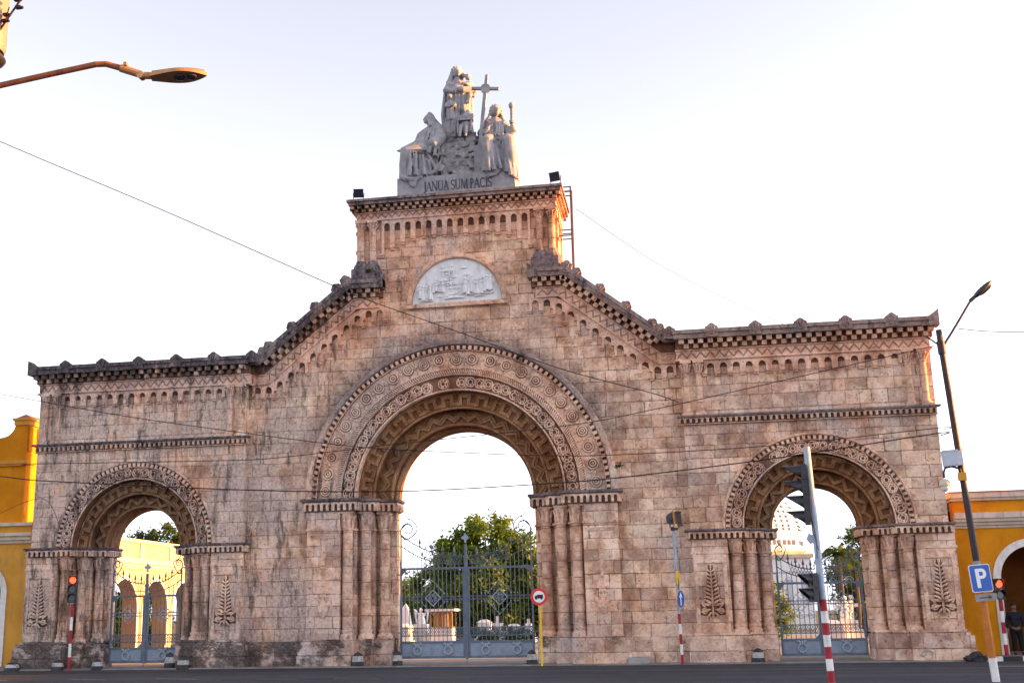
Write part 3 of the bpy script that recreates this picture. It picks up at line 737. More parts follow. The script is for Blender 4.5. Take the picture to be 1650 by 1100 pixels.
def zig_line(mb, A, B, a0, a1, y0, y1, pitch, w):
    A = Vector(A); B = Vector(B); L = (B-A).length; d = (B-A).normalized(); n = Vector((-d.y, d.x)); n = n if n.y > 0 else -n
    k = max(1, round(L/pitch)); pts = []
    for i in range(2*k+1):
        q = A + d*(L*i/(2*k)) - n*(a1 if i % 2 == 0 else a0); pts.append((q.x, q.y))
    mb.ribbon(pts, w, y0, y1)
for s in (-1, 1):
    # --- wing
    zt = 11.94; xi, xo = 8.36, 17.37
    X = lambda a: s*a
    m = MB(); m.box(X(xi-.10), X(xo+.30), -.62, 2.9, zt-.14, zt); m.box(X(xi-.06), X(xo+.24), -.55, 2.8, zt-.32, zt-.142)
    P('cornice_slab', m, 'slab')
    m = MB(); m.box(X(xi), X(xo+.10), -.18, 2.72, zt-.655, zt-.322); P('billet_shade_backing', m, 'ground')  # dark backing paints the shadow between the billets
    m = MB()
    billets_line(m, (X(xi+.04), zt), (X(xo+.2), zt), .324, .49, -.46, -.178, .355, .54, 0.)
    billets_line(m, (X(xi+.04), zt), (X(xo+.2), zt), .485, .65, -.335, -.176, .355, .5, .5)
    P('billet_moulding', m, 'billet')
    m = MB(); m.box(X(xi), X(xo), -.12, 2.66, zt-1.03, zt-.66); m.box(X(xi-.03), X(xo+.04), -.18, 2.68, zt-.71, zt-.662); m.box(X(xi-.04), X(xo+.06), -.2, 2.67, zt-1.085, zt-1.03)
    fz = P('zigzag_frieze', m, 'cornice')
    m = MB(); zig_line(m, (X(xi+.05), zt), (X(xo-.05), zt), .77, .985, -.128, -.118, .34, .055); P('incised_zigzag', m, 'notch', fz)
    m = MB(); m.box(s*9.36, s*16.36, -.006, -.001, zt-1.36, zt-1.09); P('niche_shade_sheet', m, 'ground')  # thin dark sheet painting the shade inside the niches
    m = MB(); o0 = s*9.36 if s > 0 else s*16.36
    m.arcade((o0, -.002, 0), (1,0,0), (0,-1,0), 7.0, zt-1.55, zt-1.09, .472, .56, .12, zt-1.33, .13)
    P('corbel_table', m, 'cornice')
    for x in (8.68, 9.14, 16.54, 17.06):
        x *= s
        b = MB(); b.lathe([(.125, 9.0), (.118, 9.7), (.112, 10.42)], (x, -.05, 0), 14); c = P('colonnette', b, 'shaft', None, True)
        b = MB(); b.box(x-.2, x+.2, -.24, -.003, 8.803, 8.88); b.lathe([(.19,8.88),(.2,8.93),(.15,8.97),(.16,9.0),(.12,9.03)], (x,-.05,0), 14); P('base', b, 'carved', c)
        b = MB(); b.torus((x,-.05,10.42), .12, .03, 'z', 14, 5); b.lathe([(.11,10.42),(.13,10.6),(.19,10.74)], (x,-.05,0), 12); b.box(x-.2, x+.2, -.25, -.003, 10.75, 10.85)
        for k in range(6):
            a = pi + pi*k/5; d = Vector((cos(a), sin(a), 0)); C0 = Vector((x,-.05,0))
            b.tube([C0+d*.12+Vector((0,0,10.47)), C0+d*.16+Vector((0,0,10.6)), C0+d*.23+Vector((0,0,10.71)), C0+d*.2+Vector((0,0,10.66))], [.03,.04,.035,.02], 5)
        P('capital', b, 'carved', c)
    for x in (9.70, 11.28, 12.88, 14.46, 16.06): acroterion(X(x), zt-.02, -.55)
    acroterion(X(8.16), zt+.0, -.42, .95)
    horn(X(xo+.30), zt, -.625, s)
    # --- gable
    y0 = .35
    pts = [(X(8.34), zt), (X(8.06), zt), (X(4.40), 14.82), (X(2.88), 14.82)]
    m = MB(); m.sweepxz(pts, [(0,y0-.60),(0,2.85),(.14,2.85),(.14,y0-.60)]); m.sweepxz(pts, [(.142,y0-.54),(.142,2.78),(.32,2.78),(.32,y0-.50)]); P('cornice_slab', m, 'slab')
    m = MB(); m.sweepxz(pts[:3]+[(X(2.98),14.82)], [(.322,y0-.18),(.322,y0),(.655,y0),(.655,y0-.18)]); P('billet_shade_backing', m, 'ground')
    m = MB()
    for A, B in ((pts[1], pts[2]), (pts[2], (X(2.98), 14.82))):
        billets_line(m, A, B, .324, .49, y0-.44, y0-.178, .36, .54, 0.); billets_line(m, A, B, .485, .65, y0-.32, y0-.176, .36, .5, .5)
    P('billet_moulding', m, 'billet')
    q4 = pts[:3]+[(X(3.14),14.82)]
    m = MB(); m.sweepxz(q4, [(.66,y0-.12),(.66,y0-.001),(1.03,y0-.001),(1.03,y0-.12)]); m.sweepxz(q4, [(.664,y0-.17),(.664,y0-.119),(.71,y0-.119),(.71,y0-.17)]); m.sweepxz(q4, [(1.03,y0-.19),(1.03,y0-.002),(1.085,y0-.002),(1.085,y0-.19)])
    def off(A, B, a):
        pass
    k18 = tan(atan2(14.82-zt, 8.06-4.40)/2)
    fz = P('zigzag_frieze', m, 'cornice'); m = MB()
    dd = (Vector(pts[2]) - Vector(pts[1])).normalized()
    zig_line(m, Vector(pts[1]) - dd*.22, Vector(pts[2]) - dd*.33, .77, .985, y0-.128, y0-.118, .33, .055)
    zig_line(m, (X(4.0), 14.82), (X(3.2), 14.82), .77, .985, y0-.128, y0-.118, .33, .055)
    P('incised_zigzag', m, 'notch', fz)
    # stepped corbels under the slope
    m = MB(); slope = (14.82-zt)/3.66
    def line(x):    # underside of the frieze at |x|
        a = 1.085; kx0 = 8.06 - a*k18; kx1 = 4.40 - a*k18
        return zt - a if x > kx0 else (14.82 - a if x < kx1 else zt - a + (kx0 - x)*slope)
    p = .455; x = 8.34; gm = MB()
    while x > 3.3:
        xa, xb = x, x-p; r = p*.29; cx_ = (xa+xb)/2
        top = min(line(xa), line(xb)); zb = top - .47; zsp = top - .08 - r
        ztop_a, ztop_b = line(xa)+.01, line(xb)+.01
        poly = [(xa, zb), (xa, ztop_a), (xb, ztop_b), (xb, zb+ .0)]
        a = (p-2*r)/2
        poly = [(xa, zb+.02), (xa, ztop_a), (xb, ztop_b), (xb, zb), (xb+a, zb), (xb+a, zsp)] + [(cx_ - r*cos(pi*j/6), zsp + r*sin(pi*j/6)) for j in range(1, 6)] + [(xa-a, zsp), (xa-a, zb+.02)]
        m.poly([(s*u, v) for u, v in poly], y0-.12, y0-.003)
        m.box(s*(xb-a*.9), s*(xb+a*.9), y0-.15, y0-.004, zb-.06, zb-.001); m.box(s*(xb-a*.8), s*(xb+a*.8), y0-.09, y0-.005, zb-.13, zb-.061)
        x -= p
    cb = P('corbel_table', m, 'cornice')
    gm.sweepxz(pts[:3]+[(X(3.2),14.82)], [(1.085,y0-.008),(1.085,y0-.002),(1.40,y0-.002),(1.40,y0-.008)]); P('niche_shade_sheet', gm, 'ground', cb)  # same painted niche shade, following the gable slope
    ang = atan2(14.82-zt, 3.66)
    for t in (.14, .40, .66, .90):
        acroterion(X(8.06-3.66*t), zt + (14.82-zt)*t + .01, y0-.52, .92, s*ang)
    acroterion(X(4.40), 14.84, y0-.52, .95, s*ang*.4)
    acroterion(X(7.80), zt+.22, y0-.52, .85, s*ang)
    horn(X(2.88), 14.80, y0-.605, -s)
    # tower colonnettes on a moulded block
    b = MB(); b.plan([(X(3.02), y0-.34), (X(3.02), y0), (X(4.22), y0), (X(4.22), y0-.34), (X(4.1), y0-.44), (X(3.14), y0-.44)], 14.825, 15.32)
    for x in (3.38, 3.86): b.lathe([(.30,15.32),(.30,15.44),(.24,15.54),(.2,15.6),(.2,15.66)], (X(x), y0-.14, 0), 14)
    P('colonnette_block', b, 'hood')
    for x in (3.38, 3.86):
        x = X(x); b = MB(); b.lathe([(.135,15.66),(.13,16.3),(.122,16.98)], (x, y0-.10, 0), 14); c = P('colonnette', b, 'shaft', None, True)
        b = MB(); b.torus((x,y0-.1,16.97), .128, .03, 'z', 14, 5); b.lathe([(.12,16.97),(.14,17.12),(.2,17.25)], (x,y0-.1,0), 12); b.box(x-.21, x+.21, y0-.31, y0-.003, 17.26, 17.36)
        for k in range(6):
            a = pi + pi*k/5; d = Vector((cos(a), sin(a), 0)); C0 = Vector((x,y0-.1,0))
            b.tube([C0+d*.12+Vector((0,0,17.02)), C0+d*.16+Vector((0,0,17.12)), C0+d*.23+Vector((0,0,17.22)), C0+d*.2+Vector((0,0,17.17))], [.03,.04,.035,.02], 5)
        P('capital', b, 'carved', c)
# --- tower cornice, on all four sides
y0 = .35
def rings(mb, ex, ey, z0, z1): mb.box(-4.0-ex, 4.0+ex, y0-ey, 2.6+ey, z0, z1)
m = MB(); rings(m, .36, .60, 18.10, 18.20); rings(m, .30, .52, 17.98, 18.098); P('cornice_slab', m, 'slab')
m = MB(); rings(m, .10, .16, 17.74, 17.978); P('billet_shade_backing', m, 'ground'); m = MB()
def bl(mb, z0, z1, d0, d1, ph, pitch=.30, f=.52):
    n = 28
    L = 8.0 + 2*d0*.8
    k = round(L/pitch); p = L/k
    for i in range(k):
        c = -L/2 + p*(i+.5+ph)
        if c > L/2-.05: continue
        mb.box(c-p*f/2, c+p*f/2, y0-d1, y0-.15, z0, z1); mb.box(c-p*f/2, c+p*f/2, 2.75, 2.6+d1, z0, z1)
    k2 = round(3.0/pitch); p = 3.0/k2
    for i in range(k2):
        c = -.02 + p*(i+.5+ph) + .0
        for sg in (-1, 1): mb.box(sg*4.09, sg*(4.0+d1*.75), c-p*f/2+.05, c+p*f/2+.05, z0, z1)
bl(m, 17.86, 17.976, .4, .42, 0); bl(m, 17.745, 17.858, .4, .30, .5); P('billet_moulding', m, 'billet')
m = MB(); rings(m, .06, .11, 17.44, 17.738); rings(m, .12, .18, 17.695, 17.739); rings(m, .12, .18, 17.38, 17.44)
fz = P('zigzag_frieze', m, 'cornice'); m = MB(); zig_line(m, (-4.02,18.2), (4.02,18.2), .53, .70, y0-.118, y0-.108, .29, .05); P('incised_zigzag', m, 'notch', fz)
m = MB(); m.box(-3.0, 3.0, y0-.006, y0-.001, 16.95, 17.375); P('niche_shade_sheet', m, 'ground')  # painted shade behind the tower's small arches
m = MB(); n = 14; p = 6.02/n
for i in range(n):
    xa = -3.01 + p*i; xb = xa + p; r = p*.28; a = (p-2*r)/2; c = (xa+xb)/2
    zb = lambda x: 16.72 - .75*(abs(x)/3.0)**3.2 if abs(x) > 1.2 else 16.72 - .06*cos(x)
    zl, zr = zb(xa), zb(xb); zs = 17.30 - .05 - r
    m.poly([(xa, zl), (xa, 17.378), (xb, 17.378), (xb, zr), (xb-a, zr), (xb-a, zs)] + [(c + r*cos(pi*j/6), zs + r*sin(pi*j/6)) for j in range(1,6)] + [(xa+a, zs), (xa+a, zl)], y0-.13, y0-.003)
for i in range(n+1):
    x = -3.01 + p*i; a = p*.22; z = (16.72 - .75*(abs(x)/3.0)**3.2 if abs(x) > 1.2 else 16.72 - .06*cos(x))
    m.box(x-a*.95, x+a*.95, y0-.16, y0-.004, z-.07, z-.001); m.box(x-a*.8, x+a*.8, y0-.10, y0-.005, z-.15, z-.071)
for sg in (-1, 1):      # side walls carry the same table
    k_ = MB(); k_.arcade((sg*4.0, .75, 0), (0,1,0), (sg,0,0), 1.5, 16.8, 17.378, .43, .56, .13, 17.13, .13); P('side_corbel_table', k_, 'cornice')
P('corbel_table', m, 'cornice')
for sg in (-1, 1):
    b = MB(); b.box(sg*4.002, sg*4.08, .40, .72, 15.3, 17.37); b.box(sg*4.002, sg*4.08, 2.25, 2.6, 15.0, 17.37)
    for z in (16.1, 16.9): b.box(sg*4.081, sg*4.14, .42, .70, z, z+.12)
    P('side_pilaster', b, 'carved')
# lunette
m = MB(); m.arch(0, 13.80, [(1.80,.24),(1.84,.20),(1.97,.22),(2.02,.30),(2.02,.352),(1.80,.352)], n=48); m.box(-2.02, 2.02, .22, .352, 13.62, 13.74); m.box(-1.98,1.98,.26,.352,13.742,13.80)
o = P('lunette_frame', m, 'carved')
m = MB(); m.poly([(1.78,13.80)] + arc(0, 13.82, 1.775, 40) + [(-1.78,13.80)], .335, .353)
rl = random.Random(9)
def tiny(x, z, h):
    h *= 1.22
    m.lathe([(h*.16,0),(h*.17,h*.35),(h*.12,h*.55),(h*.16,h*.7),(h*.07,h*.8)], (x,.28,z), 8); m.ball((x,.24,z+h*.88), (h*.085,.05,h*.1), 7, 5)
    for q in (-1,1): m.tube([(x+q*h*.14,.25,z+h*.72),(x+q*h*rl.uniform(.15,.3),.22,z+h*rl.uniform(.45,.6)),(x+q*h*rl.uniform(0,.3),.20,z+h*rl.uniform(.4,.75))], h*.04, 5)
for x in (.36,.48,.62,.72,.86,.98,1.12,1.24,1.36): tiny(x, 14.12+rl.uniform(-.06,.1), rl.uniform(.5,.62))
for x in (-1.45,-1.32,-1.2,-1.05): tiny(x, 13.92+rl.uniform(0,.12), rl.uniform(.42,.55))
for x in (-.92,-.8,-.66,-.55): tiny(x, 14.22+rl.uniform(-.05,.08), rl.uniform(.38,.5))
for i in range(60): 
    a = rl.uniform(.1, pi-.1); r = rl.uniform(.2, 1.5); m.ball((r*cos(a), .30, 13.95+r*sin(a)*.98), (rl.uniform(.03,.13), rl.uniform(.012,.03), rl.uniform(.02,.06)), 7, 4)
m.box(-.62,-.1,.265,.31,15.08,15.12)
for x in (-.55,-.3,-.12): m.box(x,x+.05,.27,.31,14.85,15.08)
for (x0,x1,z) in ((.7,1.1,13.98),(-1.5,-.9,13.88),(-.5,.3,13.95),(.5,1.4,14.06)): m.tube([(x0,.29,z),((x0+x1)/2,.27,z+.05),(x1,.29,z+.01)], [.03,.05,.02], 6)
P('lunette_relief', m, 'relief', o, True)

# ------------------------------------------------------------------ marble sculpture group
def remesh(mb, vox, mat, name, parent, smooth_it=6, disp=None):
    smooth_it = min(smooth_it, 2)
    me = mb.mesh(ORG.get(parent.name, (0,0,0)))
    o = bpy.data.objects.new(name, me); COL.objects.link(o)
    r = o.modifiers.new('r', 'REMESH'); r.mode = 'VOXEL'; r.voxel_size = vox
    sm = o.modifiers.new('s', 'SMOOTH'); sm.iterations = smooth_it; sm.factor = .4
    dg = bpy.context.evaluated_depsgraph_get()
    me2 = bpy.data.meshes.new_from_object(o.evaluated_get(dg))
    bpy.data.objects.remove(o)
    return link(name, me2, M[mat], parent, True, 60)
def robe(mb, secs, n=40, folds=(9, .06), seed=0, twist=.15):
    # loft of elliptical sections (z, x, y, rx, ry) with drapery folds
    rr = random.Random(seed); ph = [rr.uniform(0, 6.3) for _ in range(4)]
    out = []; m = len(secs); res = 5
    pts = []
    for i in range(m-1):
        for j in range(res):
            t = j/res; t = t*t*(3-2*t)*.5 + t*.5
            pts.append([secs[i][k]*(1-t) + secs[i+1][k]*t for k in range(5)])
    pts.append(list(secs[-1]))
    vs = []; N = len(pts)
    for i, (z, x, y, rx, ry) in enumerate(pts):
        tt = i/(N-1)
        for k in range(n):
            a = 2*pi*k/n
            f = 1 + folds[1]*1.5*(1-tt*.75)*(1.3 - 2.2*abs(sin(folds[0]*.5*a + ph[0] + twist*tt*7)) + .5*sin((folds[0]*2-3)*a + ph[1] - twist*tt*14) + .4*sin(3*a+ph[2]+tt*5))
            vs.append((x + rx*f*cos(a), y + ry*f*sin(a), z))
    fs = [(i*n+k, i*n+(k+1) % n, (i+1)*n+(k+1) % n, (i+1)*n+k) for i in range(N-1) for k in range(n)]
    fs += [tuple(range(n-1,-1,-1)), tuple((N-1)*n+k for k in range(n))]
    mb.add(vs, fs)
def face(mb, c, r, d, hood=True, tilt=0):
    # head with brow, nose, mouth and chin looking along d; a veil over it
    c = Vector(c); d = Vector(d).normalized(); sd = d.cross(Vector((0,0,1))).normalized(); up = sd.cross(d)
    mb.ball(c, (r*.80, r*.86, r*1.12), 14, 10)
    mb.ball(c + d*r*.45 - up*r*.55, (r*.48, r*.5, r*.45), 10, 6)
    mb.tube([c + d*r*.80 + up*r*.22, c + d*r*1.02 - up*r*.18, c + d*r*.84 - up*r*.24], [r*.10, r*.17, r*.12], 6)
    mb.tube([c + d*r*.72 + up*r*.28 + sd*r*.5, c + d*r*.86 + up*r*.3, c + d*r*.72 + up*r*.28 - sd*r*.5], r*.12, 6)
    mb.tube([c + d*r*.80 - up*r*.50 + sd*r*.22, c + d*r*.90 - up*r*.50, c + d*r*.80 - up*r*.50 - sd*r*.22], r*.09, 6)
    if hood:
        n = 9
        for i in range(n):
            a = -.15*pi + 1.3*pi*i/(n-1)
            p = c + (sd*cos(a)*r*.95 + up*sin(a)*r*1.15) - d*r*.02
            q = c + (sd*cos(a)*r*.72 + up*sin(a)*r*.95) - d*r*.75
            mb.tube([c + (p-c)*1.12 + d*r*.25, c + (p-c)*1.2 - d*r*.2, q], [r*.20, r*.34, r*.36], 6)
        mb.ball(c - d*r*.42 + up*r*.1, (r*1.1, r*1.1, r*1.3), 12, 8)
        for i in range(7):
            a = -.1*pi + 1.2*pi*i/6
            o_ = sd*cos(a)*r*1.1 - d*abs(sin(a))*r*.9
            mb.tube([c + o_ - up*r*.2, c + o_*1.25 - up*r*1.3, c + o_*1.9 - up*r*2.3], [r*.34, r*.42, r*.40], 6)
def hand(mb, w, d, side, r=.05, curl=.25):
    w = Vector(w); d = Vector(d).normalized(); side = Vector(side).normalized(); nrm = d.cross(side)
    mb.tube([w, w + d*r*1.3, w + d*r*2.4], [r*.85, r*1.0, r*.85], 8)
    for k, L in zip((-1.5,-.5,.5,1.5), (1.9,2.2,2.1,1.6)):
        b = w + d*r*2.2 + side*k*r*.5
        mb.tube([b, b + d*r*L*.6 - nrm*r*curl*.6, b + d*r*L - nrm*r*curl*2], [r*.30, r*.27, r*.2], 6)
    b = w + d*r*.8 - side*r*.7
    mb.tube([b, b - side*r*.9 + d*r*.6, b - side*r*1.1 + d*r*1.6], [r*.36, r*.3, r*.22], 6)

def drape(mb, top, bot, n, r, sag=0., alt=.55):
    T_ = [Vector(p) for p in top]; B_ = [Vector(p) for p in bot]
    def at(L_, t):
        f = t*(len(L_)-1); i = min(int(f), len(L_)-2); return L_[i].lerp(L_[i+1], f-i)
    for i in range(n):
        t = i/(n-1); a, b = at(T_, t), at(B_, min(1, max(0, t + .05*sin(i*2.3)))); o = Vector((0, -.05 if i % 2 else .02, 0))
        mid = a.lerp(b, .5) + Vector((.03*sin(i*1.7), 0, -sag)) + o*.7
        rr_ = r if i % 2 else r*alt
        mb.tube([a, a.lerp(mid, .5)+o*.4, mid, mid.lerp(b, .6)+o, b+o*1.3], [rr_*.55, rr_*.8, rr_, rr_*1.15, rr_*1.25], 7)
SG = thing('marble_sculpture_group', 'white marble sculpture group with hooded figures and a cross on an inscribed block', 'statue', (0, .9, 18.2))
# pedestal block
m = MB()
m.box(-2.34, -1.14, .16, 2.35, 18.19, 19.08); m.box(-1.135, .42, .15, 2.35, 18.19, 19.08); m.box(.425, 2.47, .165, 2.35, 18.19, 19.08)
ped = m.build('pedestal', M['marble'], SG)
# serif capitals cut in the block
def letters(text, x, z, h, y):
    mb = MB()
    T, t = h*.115, h*.05; K = .80
    def st(a, b, w, x):  # stroke in letter space
        mb.ribbon([(x + a[0]*h*K, z + a[1]*h), (x + b[0]*h*K, z + b[1]*h)], w, y, y + .02)
    def sf(cx, cz, x, w=.24): mb.ribbon([(x + (cx-w/2)*h*K, z + cz*h), (x + (cx+w/2)*h*K, z + cz*h)], h*.045, y - .001, y + .019)
    def cv(cx, cz, rx, rz, a0, a1, x, w, n=10):
        P_ = [(x + (cx + rx*cos(a0+(a1-a0)*i/n))*h*K, z + (cz + rz*sin(a0+(a1-a0)*i/n))*h) for i in range(n+1)]
        mb.ribbon(P_, w, y, y + .02)
    for ch in text:
        if ch == 'J': st((.2,1),(.2,.1),T,x); cv(.07,.1,.13,.25,0,-2.2,x,t*1.4); sf(.2,1,x); w = .36
        elif ch == 'A': st((.02,0),(.3,1),t,x); st((.3,1),(.6,0),T,x); st((.13,.36),(.46,.36),t,x); sf(.03,0,x); sf(.6,0,x); w = .70
        elif ch == 'N': st((.08,0),(.08,1),t,x); st((.08,1),(.6,0),T,x); st((.6,0),(.6,1),t,x); sf(.08,0,x); sf(.05,1,x,.2); sf(.6,1,x); w = .76
        elif ch == 'U': st((.1,1),(.1,.32),T,x); cv(.33,.32,.23,.31,pi,2*pi,x,t*1.5); st((.56,.32),(.56,1),t,x); sf(.1,1,x); sf(.56,1,x); w = .74
        elif ch == 'S': cv(.24,.74,.2,.24,.3,pi*1.5,x,T*.75); cv(.24,.25,.22,.24,pi*.5,-pi*.9,x,T*.75); w = .54
        elif ch == 'M': st((.06,0),(.12,1),t,x); st((.12,1),(.42,.05),T,x); st((.42,.05),(.72,1),t,x); st((.72,1),(.78,0),T,x); sf(.06,0,x,.2); sf(.78,0,x,.22); sf(.1,1,x,.16); sf(.75,1,x,.16); w = .92
        elif ch == 'P': st((.1,0),(.1,1),T,x); cv(.16,.74,.26,.25,pi/2,-pi/2,x,T*.7); st((.1,.99),(.18,.99),t,x); st((.1,.49),(.18,.49),t,x); sf(.1,0,x); w = .54
        elif ch == 'C': cv(.36,.5,.3,.49,.7,2*pi-.7,x,T*.75,14); w = .72
        elif ch == 'I': st((.12,0),(.12,1),T,x); sf(.12,0,x); sf(.12,1,x); w = .28
        else: w = .24
        x += w*h*.80
    return mb
letters('JANUA SUM PACIS', -1.24, 18.44, .40, .135).build('inscription', M['letter'], ped)
# stepped rough rock and smooth block
m = MB(); rk = random.Random(3)
m.hexa([(-.78,.62,19.08),(.84,.62,19.08),(.84,1.75,19.08),(-.78,1.75,19.08)], [(-.50,.95,21.15),(.74,.95,21.15),(.74,1.75,21.15),(-.50,1.75,21.15)])
for k in range(150):
    t = rk.random(); z0 = 19.05 + 2.05*t; x0 = -.72 + .26*t + rk.random()*(1.46 - .30*t); w_ = rk.uniform(.08,.30); h_ = rk.uniform(.03,.10)
    T = Matrix.Translation((x0, .66+.30*t+rk.uniform(-.10,.06), z0)) @ Matrix.Rotation(rk.uniform(-.22,.16), 4, 'Y') @ Matrix.Rotation(rk.uniform(-.5,.5), 4, 'Z')
    m.box(-w_, w_, -.15, .3, -h_, h_, T)
m.ball((-.28,.85,21.05), (.32,.35,.26), 12, 8)
rock = remesh(m, .03, 'marble_rough', 'rock_mound', SG, 1)
m = MB(); m.box(.80, 1.50, .42, 1.7, 19.08, 20.35); m.box(1.0,1.35,.38,.43,19.3,20.2); m.box(-1.0,-.72,.45,1.6,19.08,20.1); m.build('seat_block', M['marble'], SG)
# left seated figure, looking west with the arm held out
m = MB(); V = .026
robe(m, [(19.02,-1.62,.55,.62,.46),(19.35,-1.62,.62,.60,.5),(19.9,-1.55,.72,.56,.5),(20.3,-1.36,.85,.52,.48),(20.7,-1.08,.95,.40,.42),(21.1,-.92,.98,.42,.40),(21.4,-.94,.95,.30,.32),(21.6,-1.0,.92,.17,.2)], 44, (10,.05), 2)
m.tube([(-1.0,.62,20.35),(-1.55,.25,20.40),(-1.95,.10,20.20),(-2.02,.16,19.6),(-1.98,.30,19.15)], [.34,.30,.27,.24,.24], 12)     # near thigh, knee and shin under cloth
m.tube([(-.9,1.0,20.3),(-1.5,.9,20.35),(-1.85,.85,20.1),(-1.9,.8,19.4),(-1.9,.8,19.1)], [.32,.28,.25,.22,.22], 10)
for i in range(9):
    a = i/8; x = -2.18 + a*1.15; m.tube([(x*.6-.62,.42,20.3-a*.3),(x,.20+.08*(i%2),19.75),(x-.03+.05*(i%3),.22+.1*((i+1)%2),19.1)], [.07,.085,.10], 6)
drape(m, [(-2.12,.30,20.15),(-1.75,-.06,20.18),(-1.15,.20,20.0)], [(-2.24,.34,19.12),(-1.75,.02,19.08),(-1.12,.16,19.12)], 11, .085)
drape(m, [(-1.28,.40,21.25),(-.95,.34,21.2),(-.62,.55,21.35)], [(-1.5,.34,20.55),(-1.1,.20,20.1),(-.66,.34,19.9)], 9, .065)
drape(m, [(-.55,.8,21.4),(-.5,1.1,21.3)], [(-.62,.62,19.9),(-.52,1.1,19.7)], 5, .08)
m.tube([(-2.2,.12,19.12),(-1.9,.02,19.0),(-1.6,.1,18.95),(-1.3,.14,19.1)], [.08,.12,.1,.06], 6)
m.poly([(-1.95,19.1),(-1.45,19.06),(-1.62,18.62),(-1.78,18.72)], .04, .17)
m.tube([(-1.05,.9,21.35),(-1.40,.66,21.0),(-1.52,.56,20.68),(-1.80,.56,20.52),(-2.1,.6,20.5),(-2.28,.62,20.47)], [.26,.25,.22,.19,.14,.08], 10)
m.tube([(-.95,.75,21.3),(-1.28,.55,20.95),(-1.34,.5,20.5),(-1.5,.5,20.3)], [.28,.26,.26,.24], 9)
m.tube([(-1.95,.58,20.5),(-2.0,.6,20.32),(-2.05,.62,20.22)], [.13,.1,.04], 7)
hand(m, (-2.26,.62,20.47), (-1,0,.05), (0,-1,0), .058, .1)
m.tube([(-.75,.8,21.3),(-.60,.48,20.85),(-.88,.3,20.50),(-1.05,.28,20.52)], [.28,.28,.26,.20], 10); m.tube([(-.95,.28,20.5),(-1.22,.27,20.55)], [.13,.08], 8)
hand(m, (-1.22,.27,20.55), (-.8,0,.35), (0,0,1), .055, .6)
for i in range(7):
    a = i/6; m.tube([(-.58-.0*a,.75-.28*a,21.45-.1*a),(-.95-.12*a,.5-.05*a,21.15-.25*a),(-1.32-.05*a,.5,20.9-.3*a)], [.06,.06,.03], 6)
m.tube([(-.56,1.0,21.42),(-.5,.95,20.9),(-.62,.95,20.3)], [.2,.22,.2], 8)
face(m, (-1.16,.80,21.83), .20, (-1,-.25,.08))
m.tube([(-1.0,.85,21.75),(-.86,.85,21.5),(-.7,.85,21.3)], [.2,.24,.26], 10)
remesh(m, V, 'marble', 'seated_figure_with_anchor', SG, 3)
# anchor
m = MB(); m.tube([(-1.33,.30,20.60),(-1.05,.26,20.02),(-.74,.22,19.40)], [.045,.06,.08], 8)
m.tube([(-1.24,.2,19.22),(-1.0,.2,19.2),(-.78,.21,19.30),(-.62,.22,19.55),(-.50,.24,19.78)], [.03,.07,.095,.07,.03], 8)
m.poly([(-.66,19.62),(-.34,19.50),(-.48,19.28),(-.74,19.3)], .19, .27); m.poly([(-1.34,19.38),(-1.05,19.27),(-1.16,19.12),(-1.36,19.2)], .17, .25)
m.tube([(-1.5,.28,20.40),(-1.12,.24,20.62)], .035, 6); m.torus((-1.36,.30,20.68), .07, .022, 'y', 12, 5)
for i in range(7): m.torus((-1.3+.03*i,.26,20.3-.12*i), .045, .016, 'y' if i % 2 else 'x', 8, 4)
m.build('anchor', M['marble'], SG, True)
# tall standing figure
m = MB()
robe(m, [(20.85,-.02,1.15,.50,.36),(21.4,-.02,1.1,.47,.36),(22.0,0,1.08,.44,.35),(22.6,.02,1.05,.46,.34),(23.0,.06,1.0,.45,.33),(23.35,.07,.98,.36,.28),(23.52,.07,.98,.2,.2),(23.6,.07,.98,.13,.14)], 48, (9,.055), 4)
face(m, (.08,.90,23.84), .205, (.55,-1,-.05))
for i in range(8):  # long mantle falling on the west side
    a = i/7; x = -.08 - .05*a
    m.tube([(x,.86+.3*a,24.02-.08*a),(-.22-.07*a,.85+.28*a,23.6),(-.42-.07*a,.82+.3*a,22.9),(-.53,.8+.3*a,22.0),(-.48,.8+.3*a,21.2),(-.42,.8+.3*a,20.9)], [.07,.08,.09,.10,.09,.07], 6)
for i in range(5):
    a = i/4; m.tube([(.32+.1*a,.78+.1*a,23.1),(.42+.1*a,.75+.1*a,22.4),(.45+.1*a,.75+.12*a,21.5),(.42+.12*a,.78+.12*a,21.0)], [.08,.09,.09,.07], 6)
m.tube([(.40,.98,23.3),(.60,.80,22.98),(.35,.58,22.92),(.05,.55,22.98)], [.19,.17,.14,.08], 9)
m.tube([(-.22,.9,23.3),(-.34,.62,22.95),(-.05,.52,22.86)], [.19,.16,.09], 9)
hand(m, (.06,.54,22.97), (-1,-.1,.0), (0,0,1), .05, .5); hand(m, (-.06,.52,22.88), (1,-.1,.1), (0,0,1), .05, .5)
for i in range(5): m.tube([(-.25,.62,23.25-.05*i),(.05,.56,23.14-.09*i),(.36,.66,23.26-.06*i)], .04, 6)
drape(m, [(-.30,.66,23.0),(.05,.62,22.85),(.40,.70,23.0)], [(-.42,.70,21.0),(.02,.70,20.85),(.46,.76,20.9)], 11, .065)
drape(m, [(.45,.8,23.1),(.66,1.0,23.0)], [(.46,.78,20.95),(.58,1.05,20.9)], 6, .075)
